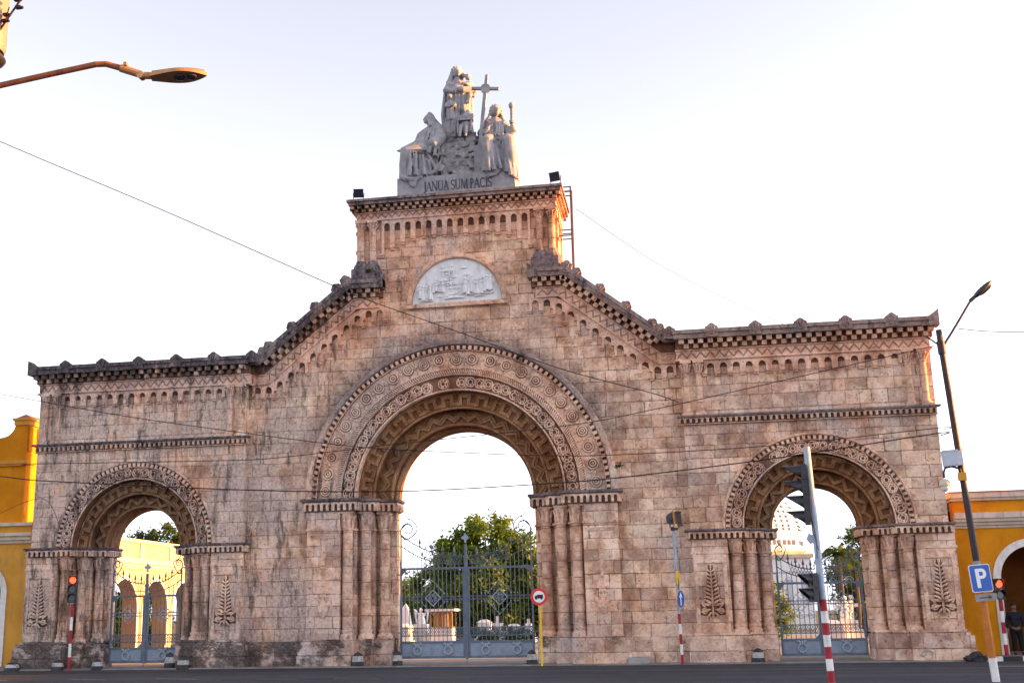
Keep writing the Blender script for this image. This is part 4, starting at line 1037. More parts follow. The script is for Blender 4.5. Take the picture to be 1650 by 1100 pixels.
# child carried on the east shoulder
m.tube([(.62,1.0,22.75),(.62,.98,23.1),(.57,.96,23.4)], [.2,.2,.13], 10); m.ball((.54,.92,23.60), .135, 10, 8); m.ball((.52,.94,23.66), (.14,.14,.11), 10, 6)
m.ball((.53,.80,23.57), .03, 6, 4); m.tube([(.66,.9,23.3),(.5,.68,23.2),(.35,.62,23.22)], [.08,.065,.05], 7); m.tube([(.7,.95,23.25),(.82,.95,22.9),(.72,.85,22.7)], [.1,.1,.08], 7)
m.tube([(.6,.85,22.8),(.62,.66,22.6),(.58,.62,22.3)], [.12,.1,.06], 7); m.ball((.36,.94,23.72), (.09,.09,.11), 8, 6)
remesh(m, V, 'marble', 'standing_hooded_figure', SG, 3)
# two children at her feet
m = MB()
robe(m, [(21.62,-.14,.62,.2,.15),(21.85,-.15,.62,.19,.15),(22.15,-.17,.62,.15,.13),(22.4,-.17,.62,.17,.13),(22.48,-.17,.62,.08,.08)], 28, (7,.08), 6)
for q in (-.09,.07): m.tube([(-.14+q,.62,21.7),(-.14+q*1.1,.60,21.4),(-.15+q*1.2,.63,21.12),(-.17+q*1.4,.50,21.06)], [.085,.07,.05,.05], 8)
m.tube([(-.17,.62,22.45),(-.18,.6,22.58)], .06, 7); m.ball((-.19,.58,22.67), (.115,.12,.135), 10, 8); m.ball((-.19,.62,22.72), (.13,.125,.11), 10, 6); m.ball((-.19,.465,22.65), .026, 6, 4)
m.tube([(-.32,.62,22.4),(-.36,.5,22.2),(-.12,.42,22.15)], [.07,.06,.04], 7); m.tube([(0,.6,22.38),(.06,.46,22.18),(-.04,.42,22.14)], [.07,.055,.04], 7)
m.lathe([(.03,22.1),(.1,22.14),(.14,22.22),(.12,22.22),(.05,22.16)], (-.06,.40,0), 12)
remesh(m, .022, 'marble', 'standing_child', SG, 2)
m = MB()
robe(m, [(21.15,.42,.62,.17,.16),(21.45,.42,.62,.17,.15),(21.75,.41,.62,.15,.12),(21.85,.41,.62,.07,.07)], 26, (6,.08), 8)
m.tube([(.41,.6,21.84),(.40,.58,21.94)], .05, 7); m.ball((.40,.56,22.03), (.105,.11,.125), 10, 8); m.ball((.40,.60,22.07), (.12,.115,.10), 10, 6); m.ball((.40,.455,22.01), .024, 6, 4)
m.tube([(.28,.6,21.75),(.2,.48,21.6),(.34,.4,21.55)], [.06,.055,.035], 7); m.tube([(.54,.6,21.75),(.6,.46,21.6),(.46,.4,21.55)], [.06,.055,.035], 7)
for q in (-.12,.10): m.tube([(.42+q,.58,21.25),(.42+q,.34,21.22),(.40+q*1.1,.30,20.9),(.39+q*1.1,.26,20.72)], [.09,.085,.06,.05], 8)
robe(m, [(20.95,.56,.48,.2,.12),(21.3,.5,.5,.25,.18),(21.42,.48,.5,.2,.15)], 24, (7,.1), 9)
remesh(m, .022, 'marble', 'seated_child', SG, 2)
m = MB(); m.box(.10,.80,.28,.56,21.44,21.50); m.box(.56,.80,.34,.56,21.50,21.72); m.box(.14,.2,.3,.36,20.9,21.44); m.box(.70,.76,.3,.36,20.95,21.44); m.build('writing_table', M['marble'], SG)
# cross held by the east figure
m = MB(); T = Matrix.Translation((1.33,.45,22.80)) @ Matrix.Rotation(radians(6.5), 4, 'Y')
m.polyM([(-.065,-3.25),(.065,-3.25),(.07,-.12),(.055,.6),(-.055,.6),(-.07,-.12)], -.06, .06, T)
m.polyM([(-.58,-.055),(.56,-.055),(.56,.055),(-.58,.055)], -.062, .062, T)
m.polyM([(.20*cos(2*pi*i/20), .20*sin(2*pi*i/20)) for i in range(20)], -.075, .075, T)
m.build('cross', M['marble'], SG)
# right seated figure
m = MB()
robe(m, [(19.05,1.85,.62,.62,.42),(19.5,1.88,.66,.60,.46),(20.0,1.80,.75,.55,.48),(20.4,1.62,.98,.46,.38),(20.8,1.64,1.0,.34,.30),(21.2,1.62,.98,.43,.32),(21.5,1.64,.92,.30,.26),(21.65,1.66,.9,.15,.16)], 44, (10,.05), 12)
m.tube([(1.5,.8,20.35),(1.42,.2,20.44),(1.42,-.08,20.30),(1.47,-.02,19.8),(1.5,.16,19.2)], [.3,.28,.26,.24,.22], 12)
m.tube([(1.95,.8,20.35),(2.2,.3,20.42),(2.3,.06,20.28),(2.34,.10,19.8),(2.36,.3,18.85)], [.3,.28,.26,.24,.2], 12)
for i in range(9):
    a = i/8; x = 1.25 + a*1.25; m.tube([(1.5+a*.5,.42,20.4),(x,.14+.07*(i%2),19.85),(x+.03*(i%3),.16+.09*((i+1)%2),19.05-.25*(i>6))], [.06,.08,.09], 6)
drape(m, [(1.14,.2,20.30),(1.42,-.28,20.28),(1.82,.04,20.16)], [(1.16,.18,19.1),(1.5,-.02,19.0),(1.98,.10,19.1)], 11, .065)
drape(m, [(1.95,.1,20.2),(2.3,-.14,20.26),(2.52,.3,20.2)], [(2.05,.12,19.05),(2.40,.16,18.75),(2.58,.5,18.7)], 9, .085)
drape(m, [(1.36,.58,21.4),(1.68,.52,21.35),(2.0,.6,21.4)], [(1.36,.60,20.75),(1.66,.56,20.72),(1.96,.62,20.75)], 10, .04)
drape(m, [(1.32,.85,21.5),(1.12,1.0,21.3)], [(1.02,.7,19.6),(.92,1.0,19.5)], 6, .08)
m.poly([(1.30,19.1),(2.0,19.12),(1.72,18.86),(1.45,18.82)], .05, .17)
face(m, (1.69,.78,21.93), .205, (.35,-1,.05))
m.tube([(1.45,.95,21.6),(1.3,.95,21.4),(1.12,.95,20.9),(1.0,.95,20.2),(.98,.9,19.7)], [.22,.24,.22,.2,.18], 9)
m.tube([(1.3,.9,21.35),(1.08,.7,20.95),(1.25,.46,20.9),(1.42,.40,21.05)], [.2,.19,.13,.08], 9); hand(m, (1.4,.4,21.03), (.5,0,.7), (1,0,-.6), .055, .7)
m.tube([(1.98,.9,21.35),(2.26,.75,20.85),(2.42,.66,20.98),(2.36,.62,21.22)], [.2,.2,.16,.08], 9); hand(m, (2.36,.62,21.2), (0,0,1), (1,0,0), .055, .7)
for i in range(8): m.tube([(1.3+.1*i,.58,21.25),(1.32+.1*i,.55,20.95),(1.34+.09*i,.6,20.6)], .035, 6)
for i in range(4): m.tube([(1.3,.62,21.45-.06*i),(1.66,.56,21.28-.08*i),(2.02,.64,21.42-.06*i)], .045, 6)
remesh(m, V, 'marble', 'seated_figure_with_cross', SG, 3)
m = MB(); m.lathe([(.10,21.24),(.11,21.36),(.07,21.38),(.055,21.42),(.052,21.86),(.085,21.9),(.12,21.98),(.12,22.06),(.07,22.14)], (2.36,.6,0), 14)
for i in range(6): m.torus((2.36,.6,21.46+.07*i), .056, .014, 'z', 12, 4)
m.build('hourglass', M['marble'], SG, True)

# ------------------------------------------------------------------ iron gates
def spiral(c, r0, r1, a0, turns, n, y):
    return [(c[0] + (r0+(r1-r0)*i/n)*cos(a0+2*pi*turns*i/n), y, c[1] + (r0+(r1-r0)*i/n)*sin(a0+2*pi*turns*i/n)) for i in range(n+1)]
def smooth(pts, k=6):
    P_ = [Vector(p) for p in pts]; Q = []
    for i in range(len(P_)-1):
        p0 = P_[max(0,i-1)]; p1 = P_[i]; p2 = P_[i+1]; p3 = P_[min(len(P_)-1,i+2)]
        for j in range(k):
            t_ = j/k; Q.append(.5*((2*p1) + (p2-p0)*t_ + (2*p0-5*p1+4*p2-p3)*t_*t_ + (3*p1-p0-3*p2+p3)*t_**3))
    return Q + [P_[-1]]
def finial(mb, x, y, z, s=1.):
    mb.lathe([(.022*s,0),(.05*s,.03*s),(.022*s,.06*s),(.02*s,.10*s),(.055*s,.17*s),(.03*s,.25*s),(.004,.36*s)], (x, y, z), 6)
def gate(name, label, cx, W, zb, zp, zm, zbar, zu0, zu1, zs, zx, y, nb, nw, rustic=False):
    g = thing(name, label, 'gate', (cx, y, 0), 'iron gates closing the three arches')
    for s in (-1, 1):
        X = lambda a: cx + s*a
        m = MB()
        m.box(X(.07), X(W), y-.03, y+.03, zb, zb+.09); m.box(X(.07), X(W), y-.03, y+.03, zp-.06, zp+.03)
        m.box(X(W-.07), X(W), y-.045, y+.045, zb, zbar+.3); m.box(X(.06), X(.13), y-.035, y+.035, zb, zbar)
        m.box(X(.07), X(W), y-.03, y+.03, zbar-.05, zbar+.03)
        for z in (zm-.06, zm+.05): m.box(X(.1), X(W-.03), y-.018, y+.018, z-.016, z+.016)
        for z in (zp+.22, zp+.52): m.box(X(.1), X(W-.03), y-.018, y+.018, z-.016, z+.016)
        m.poly([(X(W-.07), zbar-.05), (X(W-.07), zbar-.25), (X(W-.27), zbar-.05)], y-.02, y+.02); m.poly([(X(.13), zp+.03), (X(.13), zp+.2), (X(.3), zp+.03)], y-.02, y+.02)
        lf = m.build('gate_leaf', M['gate'], g)
        m = MB(); m.box(X(.131), X(W-.071), y-.012, y+.012, zb+.085, zp-.055)
        for k in range(1, nw): xx = .13 + (W-.2)*k/nw; m.box(X(xx-.035), X(xx+.035), y-.03, y+.03, zb+.091, zp-.061)
        m.build('kick_panel', M['gatep'], lf)
        for k in range(nw):
            xx = X(.13 + (W-.2)*(k+.5)/nw); zc = (zb+zp)/2 - .01
            m = MB(); m.torus((xx, y-.035, zc), .145, .042, 'y', 18, 6)
            for j in range(12): a = 2*pi*j/12; m.ball((xx+.145*cos(a), y-.06, zc+.145*sin(a)), .04, 6, 4)
            for q in (-1, 0, 1): m.tube([(xx+q*.05, y-.05, zc+.17), (xx+q*.12, y-.06, zc+.26), (xx+q*.19, y-.05, zc+.22)], [.04,.045,.025], 6)
            m.ball((xx, y-.05, zc+.22), .05, 8, 5)
            m.build('wreath', M['wreath'], lf, True)
        cu = lambda x: zu0 + .30 + (zu1 - zu0 - .30)*(max(0, x-.12)/(W-.12))**2.3
        cl = lambda x: zu0 + (zu1 - .42 - zu0)*(max(0, x-.12)/(W-.12))**2.6
        m = MB()
        for k in range(1, nb):
            x = .10 + (W-.13)*k/nb
            m.tube([(X(x), y, zp), (X(x), y, cu(x) if x > W*.78 else cl(x))], .0145, 5)
        for k in range(2*nb):
            x = .10 + (W-.13)*(k+.5)/(2*nb)
            d = (W-.13)/(2*nb)*1.0
            m.tube([(X(x-d), y, zp+.23), (X(x+d), y, zp+.51)], .009, 4); m.tube([(X(x+d), y, zp+.23), (X(x-d), y, zp+.51)], .009, 4)
        m.build('bars', M['gate'], lf)
        m = MB(); n = 26
        m.tube([(X(.12+(W-.16)*i/n), y, cu(.12+(W-.16)*i/n)) for i in range(n+1)], .022, 6)
        m.tube([(X(.12+(W-.16)*i/n), y, cl(.12+(W-.16)*i/n)) for i in range(n+1)], .020, 6)
        k = nb
        for i in range(k):
            x0 = .14+(W*.66-.14)*i/k; x1 = .14+(W*.66-.14)*(i+1.5)/k
            m.tube([(X(x0), y, cl(x0)), (X(x1), y, cu(x1))], .0095, 4); m.tube([(X(x0), y, cu(x0)), (X(x1), y, cl(x1))], .0095, 4)
        # corner volute
        r = .20*(W/2.5)**.3; c = (W-.12-r*.15, zs-r*2.1)
        R = W*.085
        m.tube([(X(p[0]), y, p[2]) for p in spiral((W-.30*R/.21, zu1+.16), R*1.15, R*.25, 0, 1.5, 34, y)], [.026-.014*i/34 for i in range(35)], 6)
        q_ = R/.21
        m.tube([(X(W-.045), y, zbar+.25), (X(W-.045), y, zu1-.02)], .03, 6)
        m.tube(smooth([(X(W-.045), y, zu1-.05), (X(W-.30*q_+R*1.22), y, zu1+.16), (X(W-.30*q_), y, zu1+.16+R*1.2)]), .024, 6)
        pp = smooth([(X(W-.05), y, cu(W-.05)), (X(W-.22*q_), y, cu(W-.25)-.03), (X(W-.52*q_), y, zu1-.06), (X(W-.66*q_), y, zu1+.18), (X(W-.52*q_), y, zu1+.44*q_), (X(W-.30*q_), y, zu1+.58*q_), (X(W-.20*q_), y, zu1+.72*q_), (X(W-.29*q_), y, zu1+.82*q_), (X(W-.36*q_), y, zu1+.74*q_)])
        m.tube(pp, [.026-.015*i/len(pp) for i in range(len(pp))], 6)
        m.tube(smooth([(X(W-.30*q_), y, zu1+.58*q_), (X(W-.42*q_), y, zu1+.40*q_), (X(W-.34*q_), y, zu1+.30*q_), (X(W-.26*q_), y, zu1+.36*q_)]), .013, 5)
        m.build('scrollwork', M['gate'], lf)
        m = MB()
        for i in range(4):
            x = W*(.17+.175*i); finial(m, X(x), y, cu(x), 1.0)
        for i in range(7):
            x = W*(.085+.0875*i); 
            if i % 2 == 0: m.lathe([(.012,0),(.03,.03),(.012,.07),(.02,.11),(.002,.17)], (X(x), y, cu(x)), 6)
        m.build('finials', M['gate'], lf)
        m = MB(); dx = W*.50; r = W*.115
        m.ribbon([(X(dx), zm+r), (X(dx+r), zm), (X(dx), zm-r), (X(dx-r), zm), (X(dx), zm+r)], .026, y-.028, y+.028)
        for i in range(7): a = 2*pi*i/7+.4; m.torus((X(dx)+r*.40*cos(a), y-.01, zm+r*.40*sin(a)), r*.15, .009, 'y', 10, 4)
        for q in (-1, 1):
            for t in (1, 2, 3):
                for (hx, hz) in ((t*.5, q*(2.0-t*.5)), (-t*.5, q*(2.0-t*.5)), (1+t*.45, q*.5), (-1-t*.45, q*.5)):
                    m.ball((X(dx+hx*r), y, zm+hz*r), .026, 6, 4)
            m.ribbon([(X(dx-r*1.5), zm+q*r*.6), (X(dx-.05), zm+q*r*2.0)], .012, y-.012, y+.012); m.ribbon([(X(dx+r*1.5), zm+q*r*.6), (X(dx+.05), zm+q*r*2.0)], .012, y-.012, y+.012)
            m.ball((X(dx), y, zm+q*r*2.1), .03, 6, 4)
        if rustic:
            for (a0, cxx, czz, rr) in ((0, dx, zm-r*2.6, .2), (pi, dx-.3, zm+.75, .16), (0, dx+.3, zm+.75, .16), (1.5, dx-.36, zm-.45, .16), (1.5, dx+.36, zm-.45, .16)):
                m.tube([(X(p[0]), y-.01, p[2]) for p in spiral((cxx, czz), rr, rr*.2, a0, 1.4, 22, y)], .013, 5)
        m.build('lozenge', M['wreath'], lf)
        m = MB()
        for z in (zp+.35, zbar-.5 if zbar < 3 else zm+.9, zbar+.35): m.box(X(W-.02), X(W+.20), y-.015, y+.015, z-.02, z+.02)
        m.build('hinge', M['gate'], lf)
    m = MB(); m.box(cx-.058, cx+.058, y-.055, y+.055, zb-.02, zbar+.36); m.box(cx-.075, cx+.075, y-.07, y+.07, zbar+.361, zbar+.46); m.box(cx-.045, cx+.045, y-.045, y+.045, zbar+.461, zx-.40)
    m.box(cx-.012, cx+.012, y-.07, y-.05, .045, zb-.021)
    ps = m.build('meeting_post', M['gate'], g)
    m = MB(); k = .30
    m.poly([(cx + a*k*.62, zx - .22*0 - k*.5 + b*k*.62) for a, b in ((-.16,-1),(.16,-1),(.22,-.3),(.5,-.38),(.62,-.16),(.95,0),(.62,.16),(.5,.38),(.22,.3),(.30,.55),(.16,.7),(0,1.0),(-.16,.7),(-.30,.55),(-.22,.3),(-.5,.38),(-.62,.16),(-.95,0),(-.62,-.16),(-.5,-.38),(-.22,-.3))], y-.03, y+.03)
    m.build('cross_finial', M['wreath'], ps)
    return g
gate('iron_gate', 'wide grey-blue iron gate with four wreaths closing the tall central arch', -.04, 2.58, .22, .83, 2.46, 3.58, 3.72, 4.92, 5.58, 4.86, 1.50, 15, 2)
gate('iron_gate', 'grey-blue iron gate under the small arch beside the lit red signal', -13.05, 1.50, .17, .74, 2.05, 2.77, 2.95, 3.86, 4.3, 4.04, 1.50, 8, 1)
gate('iron_gate', 'grey-blue iron gate with scrolls behind the tall traffic signal pole', 13.0, 1.50, .17, .74, 2.05, 2.74, 2.92, 3.80, 4.2, 3.6, 1.50, 8, 1, True)

# ------------------------------------------------------------------ things on the tower
def floodlight(name, label, x, y, z, yaw, tilt, sc=1., post=.16):
    t = thing(name, label, 'floodlight', (x, y, z))
    T = Matrix.Translation((x, y, z + post + .20*sc)) @ Matrix.Rotation(yaw, 4, 'Z') @ Matrix.Rotation(tilt, 4, 'X')
    m = MB(); w, h, d = .23*sc, .19*sc, .12*sc
    vs = [T @ Vector(p) for p in ((-w,-d,-h),(w,-d,-h),(w,-d,h),(-w,-d,h))]; vb = [T @ Vector(p) for p in ((-w*.7,d,-h*.6),(w*.7,d,-h*.6),(w*.7,d,h*.6),(-w*.7,d,h*.6))]
    m.hexa(vs, vb)
    for k in range(5): m.box(-w*.6+k*w*.3-.01, -w*.6+k*w*.3+.01, d*.6, d*1.3, -h*.5, h*.5, T)
    m.box(-w*1.04, w*1.04, -d*1.15, -d*.95, h*.9, h*1.06, T); m.box(-w*1.04, w*1.04, -d*1.15, -d*.95, -h*1.06, -h*.9, T)
    m.build('housing', M['blackmetal'], t)
    m = MB(); m.box(-w*.9, w*.9, -d*1.06, -d*1.005, -h*.88, h*.88, T); m.build('lens', M['darkglass'], t)
    m = MB()
    for s in (-1, 1): m.tube([T @ Vector((s*w*1.1, 0, 0)), Vector((x + s*w*cos(yaw), y + s*w*sin(yaw), z + post*.6)), Vector((x, y, z + post*.5))], .016*sc+.004, 5)
    m.box(x-.10*sc, x+.10*sc, y-.08*sc, y+.08*sc, z-.02, z+post*.55)
    m.build('bracket', M['blackmetal'], t)
    return t
floodlight('floodlight', 'small black floodlight on the west corner of the tower cornice, facing down the street', -3.98, .25, 18.2, radians(10), radians(25), .88, .26)
floodlight('floodlight', 'black floodlight on the east corner of the tower cornice beside the iron ladder', 4.08, .25, 18.2, radians(-18), radians(20), .92, .28)
t = thing('roof_ladder', 'thin rusty pipe ladder frame hanging on the sunlit east side of the tower', 'ladder', (4.5, 1.6, 15.2))
m = MB()
for y in (1.35, 1.85): m.tube([(4.55, y, 14.75), (4.57, y, 18.62)], .035, 6)
for k in range(9): m.tube([(4.555, 1.35, 15.1+k*.38), (4.555, 1.85, 15.1+k*.38)], .018, 5)
m.build('rails', M['steel_rust'], t)
for z in (16.55, 16.78, 18.6, 18.4):
    for y in (1.35, 1.85): MB().tube([(4.02 if z < 18 else 4.2, y, z), (4.56, y, z)], .026, 5).build('wall_tie', M['steel_rust'], t)
# small plants rooted in the masonry
def weed(name, label, x, y, z, r, n, seed, flat=1.):
    rr = random.Random(seed); m = MB()
    for i in range(n):
        c = Vector((x + rr.gauss(0, r*.45), y - abs(rr.gauss(0, r*.35)), z + rr.gauss(0, r*.35*flat))); s_ = rr.uniform(.03, .07)
        a, b = Vector((rr.gauss(0,1), rr.gauss(0,1), rr.gauss(0,1))).normalized()*s_, Vector((rr.gauss(0,1), rr.gauss(0,1), rr.gauss(0,1))).normalized()*s_
        m.add([c-a, c+b*.6, c+a, c-b*.6], [(0,1,2,3)])
    o = thing(name, label, 'plant', (x, y, z)); m.build('leaves', M['weed'], o)
    m = MB(); m.tube([(x, y+.05, z-.02), (x+.02, y-.05, z+.02), (x, y-.12, z+.06)], .012, 5); m.build('stem', M['bark'], o)
weed('wall_plant', 'small green weed growing on the colonnette block at the west shoulder of the tower', -3.45, -.06, 15.2, .22, 60, 1)
weed('wall_plant', 'dark weed tuft rooted in the upper right of the great arch moulding', 3.55, .0, 10.78, .2, 60, 2)
weed('wall_plant', 'weed hanging from the great arch moulding at mid right', 4.55, .0, 9.70, .16, 50, 3)
weed('wall_plant', 'weed at the right foot of the great arch moulding above the impost', 6.02, .0, 7.05, .16, 60, 4)
weed('wall_plant', 'trailing weed tuft on the upper right hood of the great arch', 2.55, -.1, 11.40, .17, 60, 5)

# ------------------------------------------------------------------ street furniture
def disc(mb, T, r, t0, t1, n=32): mb.polyM([(r*cos(2*pi*i/n), r*sin(2*pi*i/n)) for i in range(n)], t0, t1, T)
def striped_pole(parent, x, y, z0, z1, r, nstripe, zs1, c1='red', c2='whitep', top='galv', lean=(0,0)):
    X = lambda z: (x + lean[0]*(z-z0), y + lean[1]*(z-z0), z)
    h = (zs1 - z0)/nstripe
    for i in range(nstripe):
        MB().tube([X(z0+h*i), X(z0+h*(i+1)-.002)], r*1.01, 14).build('red_band' if i % 2 == 0 else 'white_band', M[c1 if i % 2 == 0 else c2], parent)
    if z1 > zs1:
        m = MB(); m.tube([X(zs1), X(z1)], r, 14); m.build('pole', M[top], parent)
def signal_head(parent, T, n, lit=None, sc=1., deep=.26, boards=False):
    # box of n lamps facing local -Y
    m = MB(); h = .30*sc; w = .150*sc; d = .055*sc
    for k in range(n):
        z = (n-1)/2*h - k*h
        m.box(-w, w, -d, d, z-h*.49, z+h*.49, T)
    m.box(-w*.7, w*.7, d, d*1.25, -(n)*h*.45, n*h*.45, T)
    body = m.build('signal_head', M['blackmetal'], parent)
    for k in range(n):
        z = (n-1)/2*h - k*h
        g = MB(); disc(g, T @ Matrix.Translation((0,0,z)), .105*sc, -d*1.06, -d*.99, 20)
        l = g.build('lamp', M['redlamp' if lit == k else 'darkglass'], parent)
        if lit == k: l['label'] = 'lit red lamp'
        v = MB(); a0, a1 = radians(-48), radians(228); nn = 16; R0, R1 = .143*sc, .136*sc
        A = [];
        for i in range(nn+1):
            a = a0 + (a1-a0)*i/nn; dep = deep*sc*(.35 + .65*max(0, sin(a))**.8) if True else 0
            dep = deep*sc*max(.03, (sin(a)+.74)/1.74); A.append((a, dep))
        vs = []
        for a, dep in A:
            for (R, yy) in ((R0, -d), (R0*.98, -d-dep), (R1*.96, -d-dep+.002), (R1, -d)):
                vs.append(T @ Vector((R*cos(a), yy, z + R*sin(a))))
        fs = [(i*4+k2, i*4+(k2+1) % 4, (i+1)*4+(k2+1) % 4, (i+1)*4+k2) for i in range(nn) for k2 in range(4)]
        v.add(vs, fs); v.build('visor', M['blackmetal'], parent)
    return body
# red signal by the west wing
t = thing('traffic_light', 'small traffic light with red lamp lit on a striped pole by the left arch', 'traffic light', (-15.12, -.62, .0))
striped_pole(t, -15.12, -.62, 0, 2.5, .055, 5, 2.48)
signal_head(t, Matrix.Translation((-15.14, -.62, 3.03)) @ Matrix.Rotation(radians(12), 4, 'Z'), 3, 0, 1.15, .16)
m = MB(); m.tube([(-15.12,-.5,2.4),(-15.12,-.48,3.2)], .04, 8); m.build('mount', M['blackmetal'], t)
# red signal east
t = thing('traffic_light', 'small traffic light glowing red in front of the ochre archway on the right', 'traffic light', (18.80, .3, .0))
striped_pole(t, 18.83, .30, .14, 2.2, .065, 5, 2.0)
signal_head(t, Matrix.Translation((18.79, .24, 2.36)) @ Matrix.Rotation(radians(20), 4, 'Z'), 2, 0, 1.2, .16)
# tall signal pole
sx, sy = 10.73, -20.
t = thing('traffic_signal', 'tall grey signal pole with four black visored lamps and a striped base', 'traffic signal', (sx, sy, 0))
striped_pole(t, sx, sy, .0, 4.92, .066, 9, 1.98, lean=(-.022, 0))
T = Matrix.Translation((10.53, sy-.02, 3.98)) @ Matrix.Rotation(radians(-96), 4, 'Z') @ Matrix.Rotation(radians(2), 4, 'Y')
signal_head(t, T, 4, None, .98, .36)
m = MB()
for z in (4.42, 3.55): m.tube([(10.5, sy, z), (10.66, sy, z)], .02, 6)
m.tube([(10.60, sy-.05, 4.3), (10.59, sy-.07, 3.6), (10.66, sy-.06, 3.1), (10.64, sy-.06, 2.75)], .009, 5); m.tube([(10.57, sy-.05, 4.2), (10.60, sy-.07, 3.3), (10.68, sy-.06, 2.9)], .009, 5)
m.build('brackets', M['blackmetal'], t)
m = MB(); m.polyM([(-.09,.0),(-.03,.11),(.05,.05),(.06,-.08),(-.02,-.1)], -.02, .02, Matrix.Translation((10.56, sy-.02, 3.13)))
m.build('clamp_plate', M['galv'], t)
t2 = thing('pedestrian_signal', 'short two-lamp black signal head hung low on the tall signal pole', 'traffic signal', (10.52, sy, 2.05))
T = Matrix.Translation((10.52, sy-.08, 2.20)) @ Matrix.Rotation(radians(-74), 4, 'Z')
signal_head(t2, T, 2, None, .92, .26)
m = MB(); m.tube([(10.52, sy, 2.3), (10.68, sy, 2.3)], .02, 6); m.tube([(10.52, sy, 2.05), (10.68, sy, 2.05)], .02, 6); m.build('bracket', M['blackmetal'], t2)
# no-lorries sign
t = thing('road_sign', 'round no lorries sign with red rim on a yellow post beside the iron gate', 'road sign', (3.03, -.6, 0))
m = MB(); m.tube([(3.03,-.6,0),(3.03,-.6,2.62)], .042, 12); m.build('post', M['yellowp'], t)
T = Matrix.Translation((3.0, -.66, 2.40)) @ Matrix.Rotation(radians(4), 4, 'Z')
m = MB(); disc(m, T, .305, -.012, .012); m.build('sign_rim', M['signred'], t)
m = MB(); disc(m, T, .205, -.018, -.0125); f = m.build('sign_face', M['signwhite'], t)
m = MB(); m.polyM([(-.06,.075),(.145,.075),(.145,-.06),(-.06,-.06)], -.024, -.0185, T); m.polyM([(-.155,-.06),(-.155,-.0),(-.125,.05),(-.065,.05),(-.065,-.06)], -.024, -.0185, T)
for x in (-.105, .085): disc(m, T @ Matrix.Translation((x,0,-.065)), .035, -.026, -.019, 14)
m.build('lorry_symbol', M['black'], f)
# one-way sign pole
px, py = 7.93, -.9
t = thing('one_way_sign', 'blue arrow sign seen edge-on on a thin pole striped at its foot', 'road sign', (px, py, 0))
striped_pole(t, px+.02, py, 0, 4.75, .05, 5, 1.72, lean=(-.012, 0))
T = Matrix.Translation((px+.07, py-.10, 2.22)) @ Matrix.Rotation(radians(66), 4, 'Z')
m = MB(); disc(m, T, .305, -.008, .012); m.build('sign_plate', M['yellowp'], t)
m = MB(); disc(m, T, .288, -.016, -.0085); f = m.build('sign_face', M['signblue'], t)
m = MB(); m.polyM([(-.04,-.22),(.04,-.22),(.04,.06),(.13,.06),(0,.23),(-.13,.06),(-.04,.06)], -.022, -.0165, T); m.build('arrow', M['signwhite'], f)
m = MB(); T = Matrix.Translation((px+.03, py-.06, 2.95)) @ Matrix.Rotation(radians(78), 4, 'Z'); m.polyM([(-.2,-.25),(.2,-.25),(.28,.0),(.2,.25),(-.2,.25),(-.28,0)], -.012, .012, T); m.build('warning_plate', M['yellowp'], t)
m = MB(); m.tube([(px-.02,py-.05,3.25),(px+.05,py-.1,2.85),(px+.04,py-.06,2.6),(px+.10,py-.05,2.48)], .012, 5); m.build('loose_wire', M['cable'], t)
floodlight('floodlight', 'large black floodlight on top of the one-way sign pole by the wall', px, py-.02, 4.62, radians(62), radians(-5), 1.28, .12)
# street lamp with parking sign
bx, by = 15.47, -12.2
L = lambda z: (15.47 - .047*z, by, z)
t = thing('street_lamp', 'tall leaning street lamp with a dark pole and an orange and white base', 'street lamp', (bx, by, 0))
m = MB(); m.tube([L(2.9), L(6.0), L(8.85)], [.085,.08,.075], 14); m.tube([L(8.2), L(8.55)], .10, 14); m.build('pole', M['pole_dark'], t)
m = MB(); m.tube([L(2.62), L(2.9)], .088, 14); m.build('rust_band', M['concrete'], t)
m = MB(); m.tube([L(.56), L(2.62)], .09, 14); m.build('orange_band', M['orange'], t)
m = MB(); m.tube([L(0), L(.558)], .095, 14); m.build('white_base', M['whitep'], t)
m = MB(); m.tube([(15.08,by,8.35),(15.5,by,8.95),(15.9,by,9.55),(16.06,by,9.70)], .03, 8); m.tube([(15.05,by,8.42),(14.75,by+.1,8.72)], .022, 6); m.build('arm', M['pole_dark'], t)
T = Matrix.Translation((16.26, by, 9.87)) @ Matrix.Rotation(radians(-40), 4, 'Y')
m = MB(); m.ball((0,0,0), (.34,.15,.085), 16, 8, None); mm = MB(); mm.add([T @ Vector(v) for v in m.v], m.f)
mm.tube([T @ Vector((-.45,0,0)), T @ Vector((-.25,0,0))], .05, 8); hd = mm.build('lamp_head', M['blackmetal'], t, True)
m = MB(); m.ball((0.04,0,-.04), (.24,.11,.075), 14, 6); mm = MB(); mm.add([T @ Vector(v) for v in m.v], m.f); mm.build('lens', M['darkglass'], hd, True)
t2 = thing('parking_sign', 'blue square parking sign with a white letter P strapped to the leaning street lamp', 'road sign', (15.36, by-.1, 2.2))
T = Matrix.Translation((15.36, by-.125, 2.475)) @ Matrix.Rotation(radians(-4), 4, 'Y') @ Matrix.Rotation(radians(6), 4, 'Z')
def rr_poly(w, h, r, n=5):
    P_ = []
    for cx_, cz_, a0 in ((w-r,h-r,0),(-w+r,h-r,pi/2),(-w+r,-h+r,pi),(w-r,-h+r,1.5*pi)):
        P_ += [(cx_ + r*cos(a0+pi/2*i/n), cz_ + r*sin(a0+pi/2*i/n)) for i in range(n+1)]
    return P_
m = MB(); m.polyM(rr_poly(.255,.335,.05), -.008, .012, T); m.build('sign_border', M['signwhite'], t2)
m = MB(); m.polyM(rr_poly(.238,.318,.045), -.014, -.0085, T); f = m.build('sign_face', M['signblue'], t2)
